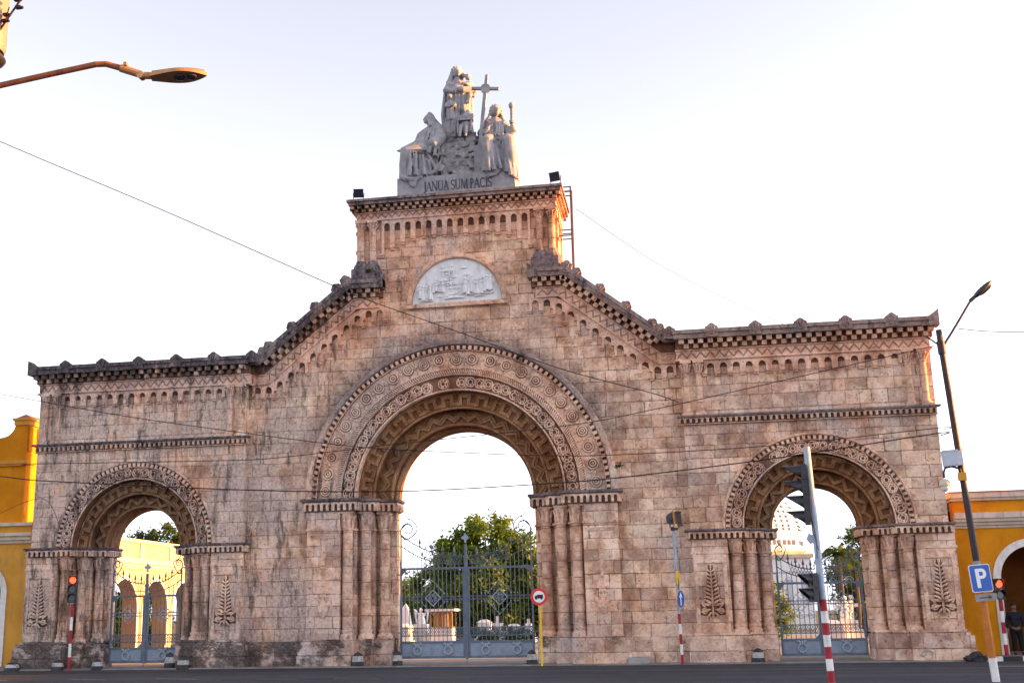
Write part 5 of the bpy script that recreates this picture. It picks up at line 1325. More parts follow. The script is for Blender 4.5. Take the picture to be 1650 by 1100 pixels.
m = MB(); m.polyM([(-.115,-.23),(-.025,-.23),(-.025,.235),(-.115,.235)], -.02, -.0145, T)
ou = [(-.0245,.235)] + [(.04 + .105*cos(a), .11 + .125*sin(a)) for a in [pi/2 - pi*i/12 for i in range(13)]] + [(-.0245,-.015), (-.0245,.06)] + [(.035 + .032*cos(a), .11 + .05*sin(a)) for a in [-pi/2 + pi*i/10 for i in range(11)]] + [(-.0245,.16)]
m.polyM(ou, -.02, -.0145, T); m.build('letter_p', M['signwhite'], f)
m = MB(); m.polyM([(-.26,-.085),(.26,-.085),(.26,.085),(-.26,.085)], -.01, .01, T @ Matrix.Translation((.045,0,-.47)))
pl = m.build('sub_plate', M['concrete'], t2)
m = MB(); Tq = T @ Matrix.Translation((.045,0,-.47))
m.polyM([(-.16,-.012),(.06,-.012),(.06,-.05),(.15,0),(.06,.05),(.06,.012),(-.16,.012)], -.0155, -.0105, Tq); m.build('arrow', M['letter'], pl)
t2 = thing('junction_box', 'pale grey junction box fixed to the street lamp pole above the camera dome', 'electrical box', (15.0, by, 5.5))
m = MB(); T = Matrix.Translation((14.98, by-.11, 5.47)) @ Matrix.Rotation(radians(-3), 4, 'Y'); m.box(-.20,.17,-.09,.09,-.20,.20,T); m.box(.175,.27,-.07,.07,-.19,.18,T); m.build('box', M['plastic'], t2)
m = MB(); m.box(-.205,.172,-.105,-.091,.17,.21,T); m.box(-.17,.14,-.1,-.091,-.17,.14,T); m.build('lid', M['plastic'], t2)
m = MB(); m.tube([(15.2,by,5.9),(15.34,by,5.6),(15.38,by,5.2),(15.36,by,4.9)], .01, 5); m.build('cable', M['cable'], t2)
t2 = thing('security_camera', 'white dome security camera hanging from a curved arm on the street lamp pole', 'camera', (15.0, by, 4.9))
m = MB(); m.tube([(15.14,by-.06,5.22),(14.98,by-.08,5.27),(14.82,by-.1,5.24),(14.77,by-.1,5.12),(14.77,by-.1,4.98)], .03, 8); m.build('arm', M['pole_dark'], t2)
m = MB(); m.lathe([(.04,4.96),(.11,4.92),(.14,4.84),(.145,4.78)], (14.77,by-.1,0), 16); m.build('housing', M['cream'], t2, True)
m = MB(); m.ball((14.77,by-.1,4.76), (.105,.105,.13), 14, 8); m.build('dome', M['whitep'], t2, True)
m = MB(); m.box(15.10,15.30,by-.16,by-.07,4.90,5.10); m.tube([(15.2,by-.12,5.10),(15.18,by-.12,5.2)], .012, 5); m.build('power_box', M['yellow_d'], t2)
# near street light upper left
t = thing('street_lamp', 'near street lamp with a rusty bent arm and flat grey head at upper left', 'street lamp', (1.75, -35.0, 0))
m = MB(); m.tube([(1.70,-35.02,0),(1.70,-35.02,8.6)], .10, 14); m.build('pole', M['concrete'], t)
m = MB(); m.tube([(1.70,-35.02,6.57),(2.55,-34.92,6.735),(2.96,-34.87,6.812),(3.05,-34.85,6.815),(3.28,-34.80,6.745)], .028, 10); m.build('arm', M['rust_arm'], t)
m = MB(); m.tube([(3.18,-34.82,6.775),(3.36,-34.775,6.715)], .036, 10); m.box(3.22,3.25,-34.85,-34.79,6.79,6.82); m.tube([(3.37,-34.81,6.70),(3.37,-34.74,6.70)], .035, 10); m.tube([(3.37,-34.77,6.705),(3.46,-34.755,6.70)], .034, 10); m.build('knuckle', M['luminaire'], t)
prof = [(0,.042)] + [(.49*i/22, .042*(1-i/22)**2 + .086*sin(pi*min(1,(i/22)**1.25))**.85) for i in range(1,22)] + [(.49,.003)]
m = MB(); T = Matrix.Translation((3.455,-34.755,6.695)) @ Matrix.Rotation(radians(-2), 4, 'Y') @ Matrix.Rotation(radians(10), 4, 'Z') @ Matrix.Rotation(radians(-6), 4, 'X') @ Matrix.Scale(1.06, 4)
pl = [(x, w) for x, w in prof] + [(x, -w) for x, w in prof[::-1]]
m.prism(pl, lambda x, y: T @ Vector((x, y*1.05, -.022)), lambda x, y: T @ Vector((x, y*1.05, .012)))
m.prism([(x*.93+.01, y*.75) for x, y in pl], lambda x, y: T @ Vector((x, y, .0125)), lambda x, y: T @ Vector((x, y*.8, .04)))
hd = m.build('lamp_head', M['luminaire'], t)
m = MB()
for xx in (.25, .36): MB().lathe([(.048,-.024),(.046,-.034),(.03,-.04)], (0,0,0), 14, T @ Matrix.Translation((xx,0,0))).build('lens', M['darkglass'], hd)
t = thing('transformer', 'peach coloured transformer can with a dark base at the top left corner', 'transformer', (1.9, -35.05, 6.9))
m = MB(); m.lathe([(.20,6.96),(.215,7.0),(.215,7.6),(.19,7.66)], (1.905,-35.06,0), 20); m.build('can', M['pink'], t, True)
m = MB(); m.ball((1.93,-35.06,6.885), (.20,.2,.075), 18, 8); m.build('base', M['blackmetal'], t, True)
m = MB(); m.tube([(2.05,-35.1,7.05),(2.2,-35.11,7.27),(2.33,-35.12,7.45),(2.5,-35.12,7.8)], .010, 6); m.tube([(2.07,-35.1,7.1),(2.15,-35.1,7.22),(2.18,-35.1,7.36)], .006, 5)
for (x, z) in ((2.29,7.34),(2.17,7.28),(2.16,7.22),(2.27,7.42)): m.box(x-.035, x+.02, -35.13, -35.09, z-.012, z+.012); m.ball((x+.03,-35.11,z-.005), .014, 8, 5)
m.build('leads', M['cable'], t)
# cables
def cable(name, label, pts, r=.02):
    o = thing(name, label, 'cable', pts[0]); m = MB()
    P_ = [Vector(p) for p in pts]; Q = []
    for i in range(len(P_)-1):
        for j in range(8):
            t_ = j/8; p0 = P_[max(0,i-1)]; p1 = P_[i]; p2 = P_[i+1]; p3 = P_[min(len(P_)-1,i+2)]
            Q.append(.5*((2*p1) + (p2-p0)*t_ + (2*p0-5*p1+4*p2-p3)*t_*t_ + (3*p1-p0-3*p2+p3)*t_**3))
    Q.append(P_[-1]); m.tube(Q, r, 5); m.build('wire', M['cable'], o)
y = -.7
cable('overhead_cable', 'cable sloping down from the upper left sky across the left gable to the right wing', [(-26,y-.2,25.2),(-19.64,y,21.93),(-11.97,y,18.18),(-4.93,y,14.60),(-2.96,y,13.67),(.72,y,12.13),(4.08,y,10.70),(7.40,y,9.61),(8.36,-.2,9.29)], .017)
y = -.9
cable('overhead_cable', 'thin cable from the left frame edge dipping across the middle of the great arch', [(-26,y,12.3),(-18.65,y,10.82),(-13.22,y,9.68),(-8.05,y,8.76),(-4.32,y,8.15),(-2.15,y,7.89),(3.0,y,7.47),(6.17,y,7.37),(11.65,y,7.48),(17.26,y,7.86),(17.5,-.1,7.9)], .015)
y = -.8
cable('overhead_cable', 'cable rising to the right wing top across the string course', [(-17.4,-.1,7.98),(-17.01,y,7.94),(-9.32,y,7.77),(-6.81,y,7.79),(-2.17,y,8.12),(4.12,y,8.52),(7.36,y,8.97),(13.76,y,10.13),(17.35,y,10.79)], .015)
y = -1.0
cable('overhead_cable', 'thick low cable sagging just above the imposts of the great arch', [(-26,y,8.7),(-18.33,y,7.48),(-15.65,y,7.16),(-7.96,y,6.57),(-2.14,y,6.32),(2.98,y,6.39),(6.13,y,6.53),(11.6,y,7.01),(17.07,y,7.65),(17.4,-.1,7.7)], .021)
cable('overhead_cable', 'twisted cable running right from the street lamp arm', [(15.56,-12.2,8.85),(17.13,-12.2,8.67),(22,-12.2,8.5)], .012)
cable('overhead_cable', 'thin drooping wire hanging to the right of the leaning street lamp', [(15.58,-12.2,8.83),(15.52,-12.2,8.4),(15.50,-12.2,7.86),(15.87,-12.2,6.86),(16.32,-12.2,5.78)], .005)
cable('overhead_cable', 'faint wire falling away behind the right gable from the tower ladder', [(4.3,8,19.95),(7.87,8,17.06),(11.66,8,14.73),(17,8,11.9)], .010)
cable('overhead_cable', 'short loose wires looping from the ochre building to the left arch', [(-18.7,-.3,6.07),(-16.79,-.3,6.60),(-16.01,-.12,5.28)], .010)
# stone guard bollards with white band
def bollard(label, x, y, h, w):
    t = thing('guard_stone', label, 'bollard', (x, y, 0), 'black and white guard stones along the foot of the gateway')
    k = h/.55
    m = MB(); m.lathe([(.20*w,.0),(.20*w,.06),(.185*w,.2*k)], (x,y,0), 14); m.lathe([(.15*w,.40*k),(.13*w,.46*k),(.10*w,.50*k),(.02,.55*k)], (x,y,0), 14); m.build('body', M['bollard'], t)
    m = MB(); m.lathe([(.187*w,.202*k),(.17*w,.3*k),(.152*w,.398*k)], (x,y,0), 14); m.build('white_band', M['bollardw'], t)
for lab, x, y, h, w in (('low guard stone at the far left by the ochre wall', -17.52, -.55, .34, 1.5), ('guard stone just left of the traffic light pole', -15.62, -.55, .40, 1.2), ('guard stone on the plinth between the traffic light and the small gate', -14.02, -.5, .42, 1.1),
        ('guard stone at the right side of the left gate', -11.2, -.25, .62, 1.05), ('wide guard stone against the corner plinth right of the left gate', -10.55, -.5, .46, 1.25), ('guard stone between the left column plinths of the great arch', -3.82, -.30, .55, 1.2),
        ('guard stone at the left jamb of the central iron gate', -2.36, -.12, .57, 1.0), ('guard stone at the right jamb of the central gate next to the yellow post', 2.62, -.18, .55, 1.05), ('guard stone by the column plinth left of the right gate', 10.55, -.32, .52, 1.15)):
    bollard(lab, x, y, h, w)
t = thing('concrete_block', 'low grey concrete block lying at the wall foot right of the great arch', 'block', (6.42, -.32, 0))
m = MB(); m.hexa([(6.05,-.42,.045),(6.80,-.42,.045),(6.80,.02,.045),(6.05,.02,.045)], [(6.08,-.39,.25),(6.77,-.40,.24),(6.77,.0,.25),(6.08,.0,.26)]); m.build('block', M['concrete'], t)
t = thing('broken_stone', 'dark broken stone lump at the right foot of the gateway', 'stone', (17.66, -.6, 0))
m = MB(); rr = random.Random(4)
m.ball((17.66,-.6,.12), (.24,.2,.2), 9, 6); m.ball((17.42,-.58,.08), (.17,.16,.13), 8, 5); m.ball((17.88,-.55,.08), (.14,.13,.12), 8, 5)
m.v = [(x+rr.uniform(-.035,.035), y+rr.uniform(-.035,.035), z+rr.uniform(-.03,.03)) for x, y, z in m.v]; m.build('lump', M['bollard'], t)

# ------------------------------------------------------------------ buildings
def arch_wall(mb, x0, x1, z0, z1, y0, y1, ops):   # wall in XZ with round-headed openings reaching the ground; ops (cx, r, spring)
    pts = [(x0, z0), (x0, z1), (x1, z1), (x1, z0)]
    for cx, r, sp in sorted(ops, reverse=True):
        pts += [(cx+r, z0), (cx+r, sp)] + [(cx + r*cos(pi*i/20), sp + r*sin(pi*i/20)) for i in range(1, 20)] + [(cx-r, sp), (cx-r, z0)]
    mb.poly(pts, y0, y1)
def surround(mb, cx, r0, r1, sp, z0, y0, y1):
    pts = [(cx-r1, z0), (cx-r1, sp)] + [(cx + r1*cos(a), sp + r1*sin(a)) for a in [pi - pi*i/24 for i in range(1, 24)]] + [(cx+r1, sp), (cx+r1, z0), (cx+r0, z0), (cx+r0, sp)] + [(cx + r0*cos(pi*i/24), sp + r0*sin(pi*i/24)) for i in range(1, 24)] + [(cx-r0, sp), (cx-r0, z0)]
    mb.poly(pts, y0, y1)
B = thing('ochre_building', 'low ochre building with white cornice and arched opening at the right of the gateway', 'building', (20, 3, 0))
m = MB(); arch_wall(m, 17.85, 84, 0.12, 5.5, 1.5, 1.95, [(20.36+3.84*k,1.14,2.72) for k in range(17)]); m.box(17.85,84,8.5,8.9,0.12,5.5); m.box(83.6,84,1.96,8.5,.12,5.5); m.build('wall', M['yellow'], B)
m = MB(); m.box(17.9,83.5,5.2,5.4,.12,5.4); arch_wall(m, 17.9, 83.5, .12, 5.0, 4.98, 5.19, [(21.35,.42,2.5)]); m.build('inner_wall', M['shadedwall'], B)
m = MB(); m.box(20.9,21.8,5.10,5.16,.13,3.0); m.build('inner_door', M['leafdoor'], B)
m = MB(); m.box(17.8,84,1.38,8.9,5.5,5.60); m.box(17.75,84.05,1.30,8.95,5.60,5.78); o = m.build('parapet_coping', M['cream'], B)
m = MB(); m.box(17.75,84.05,1.28,9.0,5.782,5.83); m.build('coping_tiles', M['tile'], o)
m = MB(); m.box(17.84,84,1.44,1.50,4.52,4.62); m.box(17.84,84,1.36,1.50,4.622,4.74); m.box(17.84,84,1.26,1.50,4.742,4.86); o = m.build('cornice', M['cream'], B)
m = MB(); m.box(17.84,84,1.20,1.50,4.862,5.06); m.build('cornice_top', M['stainwhite'], o)
for cx in [20.36+3.84*k for k in range(17)]:
    m = MB(); surround(m, cx, 1.142, 1.40, 2.72, .12, 1.44, 1.499); m.build('arch_surround', M['whitep'], B)
m = MB(); m.box(17.86,18.94,1.43,1.499,.121,1.0); m.build('dado', M['yellow'], B)
B = thing('unseen_shade_block', 'unseen ochre block added far to the right to keep the road shaded', 'building', (86, -12, 0))  # added out of view to block the low sun from the road
m = MB(); m.box(86,98,-40,14.0,0,15.5); m.build('wall', M['yellow_d'], B)
for k in range(3):
    for j in range(12):
        m = MB(); m.box(85.93,86.02,-37.5+4.2*j,-36+4.2*j,2.2+4.4*k,4.6+4.4*k); m.build('window', M['darkglass'], B)
m = MB(); m.box(85.5,98.4,-40.4,14.4,15.502,15.9); m.build('cornice', M['cream'], B)
# west building and its pylon
B = thing('ochre_building', 'ochre building with a curved parapet and sunlit pylon left of the gateway', 'building', (-22, 3, 0))
m = MB(); arch_wall(m, -34, -18.2, .08, 5.0, 1.5, 1.95, [(-20.42,1.0,3.0),(-24,1.0,3.0)]); m.box(-34,-18.2,8.5,8.9,.08,5.0); m.build('wall', M['yellow_d'], B)
m = MB(); m.box(-34,-18.15,1.40,1.5,5.0,5.12); m.box(-34,-18.15,1.28,1.5,5.122,5.28); m.box(-34,-18.1,1.16,8.9,5.282,5.42); m.box(-34,-18.1,1.22,2.4,5.70,5.84); m.build('cornice', M['cream'], B)
m = MB(); m.box(-34,-18.15,1.35,8.8,5.422,5.698); m.build('parapet', M['yellow_d'], B)
for cx in (-20.42, -24): 
    m = MB(); surround(m, cx, 1.002, 1.26, 3.0, .08, 1.44, 1.499); o = m.build('arch_surround', M['whitep'], B)
    m = MB(); m.box(cx-1,cx+1,1.80,1.86,.08,4.0); m.build('shutter', M['signred'] if False else M['pole_dark'], o)
m = MB()
cur = [(-30,5.84),(-30,9.48)] + [(-20.4,9.5),(-20.1,9.53),(-19.9,9.60),(-19.75,9.72),(-19.64,9.88),(-19.6,10.02),(-19.54,10.02),(-19.0,10.02),(-19.0,5.84)]
m.poly(cur, 2.0, 2.5); m.box(-19.54,-19.0,2.502,7.8,5.84,10.02); m.box(-30,-19.55,7.3,7.8,5.84,9.4); m.build('upper_wall', M['yellow'], B)
m = MB(); m.box(-19.62,-18.92,1.92,7.9,10.022,10.22); m.box(-19.68,-18.86,1.86,7.95,10.222,10.32); o = m.build('pylon_cap', M['yellow_d'], B)
m = MB(); m.hexa([(-19.6,1.94,10.322),(-18.94,1.94,10.322),(-18.94,7.9,10.322),(-19.6,7.9,10.322)], [(-19.29,2.2,10.52),(-19.25,2.2,10.52),(-19.25,7.6,10.52),(-19.29,7.6,10.52)]); m.build('cap_tiles', M['tile'], o)
m = MB(); m.box(-30,-18.90,1.86,2.0,8.28,8.36); m.box(-30,-18.86,1.80,2.0,8.362,8.50); m.build('upper_cornice', M['yellow_d'], B)
m = MB(); m.box(-18.998,-18.93,2.05,2.32,8.9,9.95); m.box(-18.998,-18.93,2.75,3.0,8.9,9.95); m.build('side_pilaster', M['yellow'], B)
# cloister arcade behind the west arch
B = thing('arcaded_building', 'sunlit cream arcade with round arches seen through the left gate', 'building', (-20, 20, 0))
m = MB()
def awall(x0, x1, y0, y1, z0, z1, ops):
    pts = [(y0, z0), (y0, z1), (y1, z1), (y1, z0)]
    for cy, r, sp in sorted(ops, reverse=True):
        pts += [(cy+r, z0), (cy+r, sp)] + [(cy + r*cos(pi*i/20), sp + r*sin(pi*i/20)) for i in range(1, 20)] + [(cy-r, sp), (cy-r, z0)]
    m.prism(pts, lambda y, z: (x0, y, z), lambda y, z: (x1, y, z))
ops = [(5.5+3.75*k, 1.5, 2.35) for k in range(9)]
awall(-19.6, -20.35, 2.6, 38, .0, 4.4, ops); m.build('wall', M['arcade'], B)
m = MB()
for cy, r, sp in ops:
    pts = [(cy-r-.16,.5),(cy-r-.16,sp)] + [(cy + (r+.16)*cos(a), sp + (r+.16)*sin(a)) for a in [pi - pi*i/20 for i in range(1,20)]] + [(cy+r+.16,sp),(cy+r+.16,.5),(cy+r,.5),(cy+r,sp)] + [(cy + r*cos(pi*i/20), sp + r*sin(pi*i/20)) for i in range(1,20)] + [(cy-r,sp),(cy-r,.5)]
    m.prism(pts, lambda y, z: (-19.598, y, z), lambda y, z: (-19.52, y, z))
m.build('arch_surround', M['whitep'], B)
m = MB(); awall(-23.4, -23.8, 2.6, 38, 0, 4.4, ops); m.build('back_wall', M['arcade'], B)
m = MB(); m.box(-24,-19.5,2.6,38,4.402,4.5); m.box(-24,-19.42,2.6,38,4.502,4.66); m.box(-24,-19.3,2.6,38,4.662,4.8); m.build('cornice', M['cream'], B)
m = MB(); m.box(-19.95,-19.62,2.6,38,4.802,5.75); m.build('parapet', M['arcade'], B)
m = MB(); m.box(-20.0,-19.52,2.6,38,5.752,5.92); m.box(-19.619,-19.56,2.6,38,4.803,4.95)
for k in range(10): m.box(-19.619,-19.55, 3.45+3.75*k, 3.8+3.75*k, 4.951, 5.751)
m.build('parapet_trim', M['cream'], B)
# domed chapel behind the right arch
B = thing('domed_chapel', 'white domed chapel with rows of small blue windows seen through the right arch', 'chapel', (15.4, 82, 0))
cx, cy = 15.6, 82
def octa(r, z, a0=radians(10)): return [(cx + r*cos(a0+2*pi*k/8), cy + r*sin(a0+2*pi*k/8), z) for k in range(8)]
def octstack(mb, lv):
    for (r0,z0),(r1,z1) in zip(lv[:-1], lv[1:]):
        a, b = octa(r0,z0), octa(r1,z1); mb.add(a+b, [(k,(k+1)%8,(k+1)%8+8,k+8) for k in range(8)] + [tuple(range(7,-1,-1)), tuple(range(8,16))])
m = MB(); octstack(m, [(5.4,-1),(5.4,7.0)]); m.box(cx-7,cx-2,cy-6,cy+6,-1,5.6); m.box(cx-3.2,cx+4.9,cy-6.6,cy+5,-1,6.6); m.build('body', M['white'], B)
m = MB(); octstack(m, [(5.6,7.0),(5.9,7.3)]); octstack(m, [(5.9,7.31),(5.9,7.5)]); m.box(cx-3.5,cx+5.15,cy-6.9,cy+5,6.6,6.95); m.build('cornice', M['cream'], B)
m = MB(); octstack(m, [(5.15,7.5),(5.15,9.0)]); m.build('drum', M['white'], B)
m = MB(); octstack(m, [(5.35,9.0),(5.35,9.2)]); m.build('drum_cornice', M['white'], B)
dome = [(5.1,9.2),(5.0,9.9),(4.7,10.8),(4.2,11.8),(3.5,12.7),(2.6,13.5),(1.6,14.1),(.7,14.4)]
m = MB(); octstack(m, dome); dm = m.build('dome', M['white'], B)
m = MB(); m.lathe([(.7,14.4),(.7,15.2),(.85,15.3),(.4,15.9),(.08,16.3),(.06,17.2)], (cx,cy,0), 12); m.build('lantern', M['white'], dm)
m = MB()
a0 = radians(10)
def facept(k, t, lvl):
    i = min(int(lvl), len(dome)-2); f = lvl - i
    r = dome[i][0]*(1-f)+dome[i+1][0]*f; z = dome[i][1]*(1-f)+dome[i+1][1]*f
    A = Vector((cx + r*cos(a0+2*pi*k/8), cy + r*sin(a0+2*pi*k/8), z)); B2 = Vector((cx + r*cos(a0+2*pi*(k+1)/8), cy + r*sin(a0+2*pi*(k+1)/8), z))
    p = A + (B2-A)*t; o = (p - Vector((cx,cy,p.z))); return p + o.normalized()*.03, (B2-A).normalized()
for k in range(8):
    for lvl in (.5,1.0,1.5,2.0,2.5,3.0,3.5,4.0):
        for t in (.22,.40,.60,.78):
            p, u = facept(k, t, lvl); o = Vector((p.x-cx, p.y-cy, 0)).normalized()
            m.hexa([p-u*.09-Vector((0,0,.13))-o*.05, p+u*.09-Vector((0,0,.13))-o*.05, p+u*.09-Vector((0,0,.13))+o*.05, p-u*.09-Vector((0,0,.13))+o*.05], [p-u*.09+Vector((0,0,.13))-o*.1, p+u*.09+Vector((0,0,.13))-o*.1, p+u*.09+Vector((0,0,.13))+o*.03, p-u*.09+Vector((0,0,.13))+o*.03])
m.build('dome_lights', M['bluewin'], dm)
m = MB()
for k in range(8):
    for t in (.14,.28,.42,.58,.72,.86):
        A = Vector(octa(5.15,8.2)[k]); B2 = Vector(octa(5.15,8.2)[(k+1)%8]); p = A+(B2-A)*t; u = (B2-A).normalized(); o = Vector((p.x-cx,p.y-cy,0)).normalized()
        q = [p-u*.18-o*.1, p+u*.18-o*.1, p+u*.18+o*.04, p-u*.18+o*.04]; m.hexa([v-Vector((0,0,.2)) for v in q], [v+Vector((0,0,.28)) for v in q])
m.build('drum_windows', M['bluewin'], B)
m = MB()
for x in (cx-1.5, cx+.6, cx+2.7, cx+4.2):
    m.box(x-.28,x+.28,cy-6.64,cy-6.60,2.2,4.6)
for z in (1.2, 5.2): m.box(cx-3.25,cx+4.95,cy-6.68,cy-6.605,z,z+.16)
m.build('wall_openings', M['plastic'], B)
# kiosk on the avenue
B = thing('kiosk', 'small flat-roofed kiosk with ochre posts on a white base behind the central gate', 'kiosk', (-6.67, 30.8, 0))
m = MB(); m.box(-7.36,-5.98,30,31.5,0,1.10); m.build('base', M['white'], B)
m = MB(); m.box(-7.62,-5.74,29.75,31.75,2.06,2.20); m.build('roof', M['white'], B)
for x in (-7.34,-6.95,-6.62,-6.28,-6.0):
    MB().box(x-.045,x+.045,30.02,30.10,1.10,1.929).build('post', M['wood'], B); MB().box(x-.045,x+.045,31.4,31.48,1.10,2.06).build('post', M['wood'], B)
MB().box(-7.36,-5.98,30.01,30.11,1.93,2.055).build('lintel', M['wood'], B)
m = MB(); m.box(-7.28,-6.06,30.7,30.8,1.10,2.05); m.build('shutters', M['wood'], B)
m = MB(); m.box(-6.55,-6.33,30.6,30.68,1.12,1.9); m.build('hatch', M['cream'], B)
# tombs
def tomb(label, x, y, kind, h, w=1.):
    t = thing('marble_tomb', label, 'tomb', (x, y, 0), 'white marble tombs inside the cemetery')
    m = MB(); m.box(x-w*.7,x+w*.7,y-w*.9,y+w*.9,0,.32); m.box(x-w*.55,x+w*.55,y-w*.75,y+w*.75,.322,.75); m.build('base', M['white'], t)
    m = MB()
    if kind == 'obelisk':
        m.box(x-w*.34,x+w*.34,y-w*.34,y+w*.34,.752,1.25); m.hexa([(x-w*.24,y-w*.24,1.252),(x+w*.24,y-w*.24,1.252),(x+w*.24,y+w*.24,1.252),(x-w*.24,y+w*.24,1.252)], [(x-w*.12,y-w*.12,h),(x+w*.12,y-w*.12,h),(x+w*.12,y+w*.12,h),(x-w*.12,y+w*.12,h)])
        m.hexa([(x-w*.12,y-w*.12,h+.002),(x+w*.12,y-w*.12,h+.002),(x+w*.12,y+w*.12,h+.002),(x-w*.12,y+w*.12,h+.002)], [(x-.01,y-.01,h+.3),(x+.01,y-.01,h+.3),(x+.01,y+.01,h+.3),(x-.01,y+.01,h+.3)])
        m.build('obelisk', M['white'], t)
    elif kind == 'cross':
        m.box(x-w*.3,x+w*.3,y-w*.3,y+w*.3,.752,1.2); m.box(x-.09,x+.09,y-.08,y+.08,1.202,h); m.box(x-.36,x+.36,y-.075,y+.075,h-.62,h-.44); m.build('cross', M['white'], t)
    elif kind == 'angel':
        m.box(x-w*.32,x+w*.32,y-w*.32,y+w*.32,.752,1.3); m.lathe([(.30,1.302),(.26,1.6),(.2,h-.55),(.22,h-.38),(.1,h-.28)], (x,y,0), 12); m.ball((x,y-.02,h-.14), (.12,.13,.15), 10, 7)
        for s in (-1,1): m.tube([(x+s*.15,y+.12,h-.5),(x+s*.42,y+.2,h-.1),(x+s*.36,y+.2,h-.9)], [.1,.1,.03], 6)
        m.build('statue', M['white'], t)
    else:
        m.box(x-w*.5,x+w*.5,y-w*.7,y+w*.7,.752,h-.2); m.hexa([(x-w*.58,y-w*.78,h-.198),(x+w*.58,y-w*.78,h-.198),(x+w*.58,y+w*.78,h-.198),(x-w*.58,y+w*.78,h-.198)], [(x-w*.2,y-w*.3,h),(x+w*.2,y-w*.3,h),(x+w*.2,y+w*.3,h),(x-w*.2,y+w*.3,h)]); m.build('sarcophagus', M['white'], t)
for lab, x, y, k, h, w in (
    ('slender white obelisk tomb seen at the left edge of the central gate', -9.35, 32, 'obelisk', 2.3, 1.5), ('white tomb with a stone angel behind the central gate left of the kiosk', -8.45, 32.5, 'angel', 2.3, 1.4),
    ('low white sarcophagus tomb in front of the left obelisk', -8.95, 29.5, 'box', 1.35, 1.0), ('white block tomb right of the meeting post of the central gate', -4.9, 36, 'box', 1.5, .8), ('small white cross tomb under the big tree', -3.9, 35.2, 'cross', 1.7, .7),
    ('low white tomb behind the right leaf of the central gate', -2.8, 35, 'box', 1.2, .9), ('white cross tomb near the right jamb of the central gate', -1.95, 36, 'cross', 1.5, .7),
    ('tall white angel tomb behind the right gate', 16.3, 21, 'angel', 2.45, .9), ('white cross tomb behind the right gate by the palm', 16.9, 23, 'cross', 2.5, .8), ('white sarcophagus behind the lower right of the right gate', 15.5, 20, 'box', 1.25, .9),
    ('white obelisk between the signal pole and the palm trunk', 15.6, 24, 'obelisk', 2.6, .8)):
    tomb(lab, x, y, k, h, w)
# ------------------------------------------------------------------ trees
def foliage(mb, lobes, n_clump, n_leaf, leaf, seed, cr=.55):
    rr = random.Random(seed)
    tot = sum(r[0]*r[1]*r[2] for _, r in lobes)
    for c, r in lobes:
        k = max(3, int(n_clump * (r[0]*r[1]*r[2]) / tot))
        for _ in range(k):
            d = Vector((rr.gauss(0,1), rr.gauss(0,1), rr.gauss(0,1))).normalized(); q = rr.uniform(.35,1.0)**.45
            cc = Vector(c) + Vector((d.x*r[0], d.y*r[1], d.z*r[2]))*q
            rad = cr*rr.uniform(.6,1.35)
            for _ in range(n_leaf):
                e = Vector((rr.gauss(0,1), rr.gauss(0,1), rr.gauss(0,.75)))*rad*.55
                p = cc + e; s = leaf*rr.uniform(.6,1.3)
                nrm = (d*.7 + Vector((rr.gauss(0,.7), rr.gauss(0,.7), .5+rr.gauss(0,.6)))).normalized()
                a = nrm.orthogonal().normalized(); a = Matrix.Rotation(rr.uniform(0,6.28), 3, nrm) @ a; b = nrm.cross(a)
                mb.add([p-a*s, p+b*s*.42+nrm*s*.08, p+a*s, p-b*s*.42+nrm*s*.08], [(0,1,2,3)])
def tree(label, base, lobes, h0, n_clump, n_leaf, leaf, seed, mat='leaf', cr=.55, tr=.3, cat='tree', name='broadleaf_tree', group=None):
    t = thing(name, label, cat, base, group); rr = random.Random(seed+99)
    b = Vector(base); top = Vector((lobes[0][0][0], lobes[0][0][1], h0))
    m = MB(); m.tube([b, b.lerp(top,.5)+Vector((rr.uniform(-.2,.2),rr.uniform(-.2,.2),0)), top], [tr*1.3, tr, tr*.8], 10)
    for c, r in lobes:
        for _ in range(3):
            e = Vector(c) + Vector((rr.uniform(-.6,.6)*r[0], rr.uniform(-.6,.6)*r[1], rr.uniform(-.3,.6)*r[2]))
            m.tube([top, top.lerp(e,.5)+Vector((0,0,.25)), e], [tr*.55, tr*.3, tr*.08], 6)
    m.build('trunk', M['bark'], t)
    m = MB(); foliage(m, lobes, n_clump, n_leaf, leaf, seed, cr); m.build('crown', M[mat], t)
    return t
tree('big round broadleaf tree filling the central arch behind the kiosk', (-5.6,42,0), [((-5.6,42,6.7),(2.2,2.3,2.1)),((-7.7,42,5.4),(1.9,2.1,1.9)),((-3.7,42,5.7),(2.0,2.2,1.9)),((-9.4,42,3.5),(1.7,1.9,1.8)),((-6.2,41,3.8),(3.2,2.2,2.3)),((-2.3,42,4.0),(2.1,2.2,2.3)),((-.9,42,3.6),(1.9,2,2.3)),((.8,43,3.4),(2.0,2,2.4)),((-5,41.5,1.8),(4.6,1.8,1.5)),((-9.6,41.5,2.0),(1.8,1.6,1.7)),((-.6,41.5,1.9),(2.2,1.6,1.7))], 2.2, 520, 135, .19, 1, 'leaf', .66, .38)
tree('small orange-lit tree at the far left of the central arch', (-12.3,46,0), [((-12.2,46,3.4),(1.3,1.4,1.3)),((-11.2,46,2.6),(1.0,1.1,1.0)),((-13.6,46,3.0),(1.5,1.4,1.4))], 1.6, 80, 70, .16, 2, 'leaf', .5, .2)
tree('dark tree mass behind the tombs left of the great tree', (-10.5,50,0), [((-10.2,50,2.2),(1.6,1.5,1.6)),((-8.6,50,2.4),(1.4,1.5,1.5))], 1.4, 60, 60, .17, 3, 'leafd', .55, .2)
